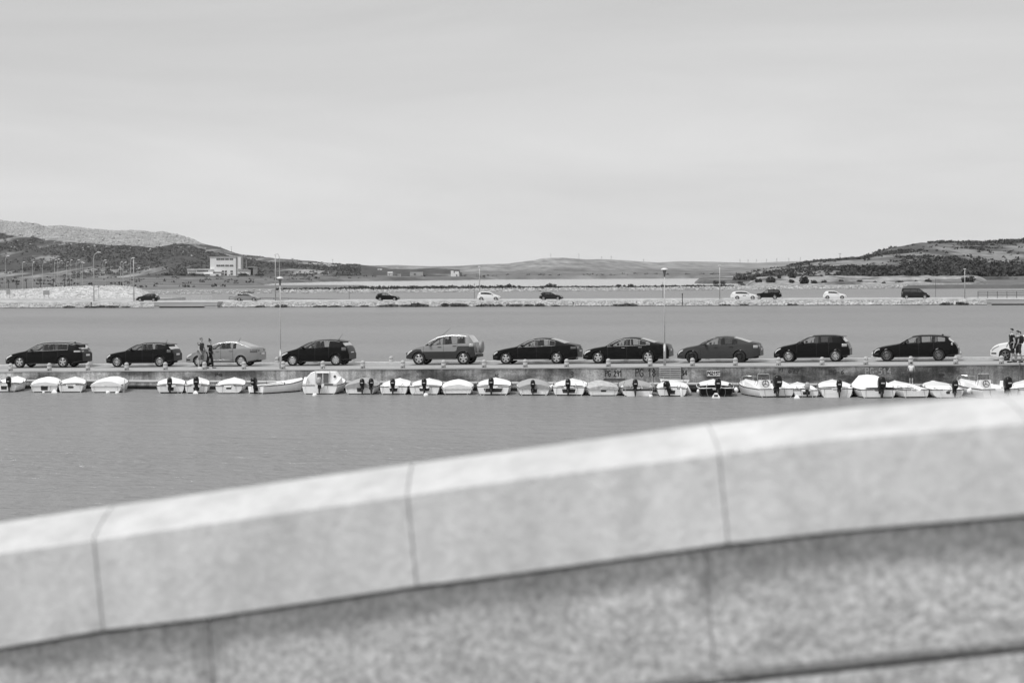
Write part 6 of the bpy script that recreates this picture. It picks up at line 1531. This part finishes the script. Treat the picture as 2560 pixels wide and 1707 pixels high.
def pr_right(X, Y, z, k, px): return .03 + .97 * sm(.0, .3, fbm(X / 40 + Y / 300, Y / 260, 6))
scatter('hill_scrub_right', 2600, z_right, (1840, 2700), (1180, 2060), (0.8, 2.4), (0.7, 1.7), M_BUSH, 22, pr_right, 'dark scrub over the right hillside')
scatter('thicket_right', 2200, z_right, (2100, 2700), (1160, 1330), (1.0, 2.2), (1.2, 2.6), M_BUSH, 23, lambda *a: .9 if a[4] > 2110 else .1, 'dense thicket at the foot of the right hill', q=14)
scatter('plain_scrub', 420, z_plain, (-100, 2300), (900, 2700), (1.0, 2.6), (.4, 1.0), M_BUSHL, 24, lambda X, Y, z, k, px: .15 + .85 * sm(.05, .3, fbm(X / 90, Y / 60, 3)), 'low bushes dotted over the plain')

# factory building on the plain
BY = 2010
def bp(px, py): return at(px, py, BY)
fac = tag(empty('factory_building', bp(566, 691)), 'white flat-roofed factory block with two rows of windows at the foot of the left hill', 'building')
fo_ = Vector(fac.location); M_FW = mat('plaster_white', .82, .85, .06, .2); M_FG = mat('plaster_grey', .42, .9, .1, .2); M_FWIN = mat('factory_pane', .10, .3); M_FROOF = mat('roof_dark', .14, .9)
def fbox(nm, px0, py0, px1, py1, d, m, off=0.0, parent=fac):
    a, c = bp(px0, py0) - fo_, bp(px1, py1) - fo_
    b = MB(); b.box(((a.x + c.x) / 2, d / 2 + off, (a.z + c.z) / 2), (c.x - a.x, d, a.z - c.z)); return b.build(nm, m, parent)
main = fbox('main_block', 525, 643, 590, 691, 16, M_FW); fbox('stair_tower', 590, 641, 604, 690, 12, M_FG, .6); fbox('tower_face', 595, 643, 602, 672, .3, M_FW, .28); fbox('roof_edge', 524.6, 641.6, 590.5, 643.4, 17, M_FG, -.3)
for y0, y1 in ((646, 650), (662, 666)):
    for a, c in ((541, 551), (552, 561), (563, 572), (574, 583)):
        wdw = fbox('window', a, y0, c, y1, .3, M_FWIN, -.14)
        fbox('mullion', (a + c) / 2 - .35, y0, (a + c) / 2 + .35, y1, .06, M_FG, -.22, wdw)
wing = fbox('left_wing', 470, 674, 533, 684, 12, M_FW, -2); fbox('wing_roof', 469, 672.6, 534, 674.4, 13, M_FW, -2.6); fbox('wing_end', 472, 676.4, 491, 683.5, .3, M_FG, -2.2)
for i in range(8): fbox('window', 494 + i * 3.4, 676, 496.6 + i * 3.4, 679, .3, M_FWIN, -2.22)
fbox('annex', 510, 684, 554, 691, 12, M_FW, -4); fbox('annex_door', 514, 685.5, 526, 688, .3, M_FWIN, -4.2); fbox('annex_band', 533, 680, 555, 682.5, .5, M_FWIN, -.4)
for a, c in ((555, 560), (562, 567), (576, 582)):
    fbox('window', a, 676.5, c, 680.5, .3, M_FWIN, -.2); fbox('window', a, 683, c, 687, .3, M_FWIN, -.2)
fbox('right_annex', 596, 675, 624, 690, 10, M_FW, -1); fbox('right_roof', 595, 674, 625, 676, 11, M_FG, -1.6)
shed = tag(empty('open_shed', at(628, 691, 2025)), 'tall open shed with flat roof right of the white factory', 'building'); so_ = Vector(shed.location)
def sbox(nm, px0, py0, px1, py1, d, m, off=0.0):
    a, c = at(px0, py0, 2025) - so_, at(px1, py1, 2025) - so_
    b = MB(); b.box(((a.x + c.x) / 2, d / 2 + off, (a.z + c.z) / 2), (c.x - a.x, d, a.z - c.z)); b.build(nm, m, shed)
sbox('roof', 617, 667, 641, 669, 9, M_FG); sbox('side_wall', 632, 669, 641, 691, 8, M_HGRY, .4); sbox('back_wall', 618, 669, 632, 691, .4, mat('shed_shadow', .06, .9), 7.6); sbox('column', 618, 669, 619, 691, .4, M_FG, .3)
ch = tag(empty('chimney', at(616, 688, 2030)), 'thin factory chimney between the block and the shed', 'chimney'); b = MB(); hh = at(616, 651, 2030).z - at(616, 688, 2030).z; b.tube([(0, 0, 0), (0, 0, hh)], [.4, .28], 8); b.build('stack', M_HGRY, ch)
b = MB(); b.tube([(0, 0, hh), (0, 0, hh + .4)], .34, 8); b.build('rim', M_FG, ch)
kk = 0
for px, py, wpx, hpx in [(607, 690, 24, 10), (648, 690, 22, 9), (486, 690, 26, 8), (420, 690, 30, 9), (455, 689, 24, 8), (543, 689, 10, 4)]:
    p = at(px, py + .5, 2000); s = FPX / 2000; shrub(p, wpx / s, hpx / s, 'dark tree clump near the factory, %s of six' % ORD[kk], 'tree clumps round the factory', seed=200 + kk); kk += 1
# ruin and small far houses
def house(px0, py0, px1, py1, Y, label, notch=False, roof=False, g=None):
    o = tag(empty('house', at((px0 + px1) / 2, py1, Y)), label, 'house'); h0 = Vector(o.location)
    def hb_(nm, a0, b0, a1, b1, d, m, off=0):
        a, c = at(a0, b0, Y) - h0, at(a1, b1, Y) - h0; b = MB(); b.box(((a.x + c.x) / 2, d / 2 + off, (a.z + c.z) / 2), (c.x - a.x, d, a.z - c.z)); b.build(nm, m, o)
    w_ = px1 - px0; m = g or M_FW
    if notch:
        hb_('wall', px0, py0, px0 + w_ * .33, py1, 7, m); hb_('wall', px0 + w_ * .33, py0 + (py1 - py0) * .32, px0 + w_ * .5, py1, 7, m, .02); hb_('wall', px0 + w_ * .5, py0 + (py1 - py0) * .1, px1, py1, 7, m)
        hb_('window', px0 + w_ * .66, py0 + (py1 - py0) * .55, px0 + w_ * .8, py0 + (py1 - py0) * .78, .2, M_FWIN, -.15)
    else:
        hb_('wall', px0, py0, px1, py1, 6, m); hb_('window', px0 + w_ * .3, lerp(py0, py1, .35), px0 + w_ * .45, lerp(py0, py1, .75), .2, M_FWIN, -.12)
        if roof:
            a, c = at(px0 - .4, py0, Y) - h0, at(px1 + .4, py0, Y) - h0; b = MB(); z = a.z; e = (c.x - a.x) * .28
            b.add([(a.x, -.4, z), (c.x, -.4, z), (c.x, 6.4, z), (a.x, 6.4, z), (a.x, 3, z + e), (c.x, 3, z + e)], [(0, 1, 5, 4), (2, 3, 4, 5), (1, 2, 5), (3, 0, 4), (3, 2, 1, 0)]); b.build('roof', M_FG, o)
house(1127, 677, 1147, 694, 1790, 'roofless white ruin on the lagoon shore', notch=True)
house(1025, 680, 1057, 690, 1900, 'long pale low house left of the ruin', g=M_FG); house(969, 683, 981, 689, 1950, 'tiny pale house with pitched roof left of the long one', roof=True); house(944, 671.5, 955, 675, 2600, 'tiny white house on the far slope'); house(1178, 692.5, 1193, 696.5, 1800, 'low white hut right of the ruin')
house(994, 685, 1002, 691, 1900, 'small grey shed between the tiny house and the long house', g=M_FG)
# power pylons on the skyline
PY = [(1377, 634), (1447, 634), (1504, 641), (1528, 640), (1609, 647), (1850, 648), (1870, 649), (1891, 648), (1916, 647), (1942, 645), (1972, 645), (2001, 643)]
for i, (px, py) in enumerate(PY):
    Y = 5450; k = kx(px); zb = z_mid(k * Y, Y, k); zt = at(px, py, Y).z; h = zt - zb
    o = tag(empty('power_pylon', (ray(px, py).x / ray(px, py).y * Y, Y, zb)), 'faint power pylon on the far skyline, %s from the left' % ORD[i], 'pylon', 'power pylons on the skyline')
    b = MB()
    for s_ in (-1, 1):
        for t_ in (-1, 1): b.tube([(s_ * 1.4, t_ * 1.4, -1), (s_ * .2, t_ * .2, h)], .07, 4)
    for f in (.2, .4, .6, .8):
        w_ = lerp(1.4, .2, f); b.tube([(-w_, -w_, h * f), (lerp(1.4, .2, f + .15), -w_, h * (f + .15))], .1, 4)
    b.build('mast', M_RAILG, o); b = MB(); b.tube([(-2.2, 0, h * .82), (2.2, 0, h * .82)], .07, 4); b.tube([(-1.5, 0, h * .94), (1.5, 0, h * .94)], .06, 4); b.build('cross_arms', M_RAILG, o)
for i, (px, py, Y, kind) in enumerate([(2100, 633, 2080, 1), (552, 616, 3180, 0), (579, 616, 3180, 0), (832, 648, 3150, 0)]):
    k = kx(px); zb = (z_right if kind else z_left)(k * Y, Y, k); h = at(px, py, Y).z - zb
    o = tag(empty('line_mast', (k * Y, Y, zb)), 'thin mast on the %s' % ['crest of the right hill', 'ridge of the left hill, left one', 'ridge of the left hill, middle one', 'end of the left ridge'][i], 'mast'); b = MB(); b.tube([(0, 0, -1), (0, 0, h)], [.2, .12], 5); b.build('pole', M_RAILG, o); b = MB(); b.tube([(-1.2, 0, h * .9), (1.2, 0, h * .9)], .1, 4); b.build('cross_arm', M_RAILG, o)
# ================================================================== haze in the air
hm = bpy.data.materials.new('haze_air'); hm.use_nodes = True; t = hm.node_tree; t.nodes.clear()
ho = t.nodes.new('ShaderNodeOutputMaterial'); hv = t.nodes.new('ShaderNodeVolumePrincipled')
hv.inputs['Color'].default_value = (0.9, 0.9, 0.9, 1); hv.inputs['Density'].default_value = 0.00003; hv.inputs['Anisotropy'].default_value = 0.2
t.links.new(hv.outputs[0], ho.inputs['Volume'])
b = MB(); b.box((0, 3650, 58.5), (10400, 8300, 123)); hz = b.build('haze', hm); struct(hz, 'stuff')
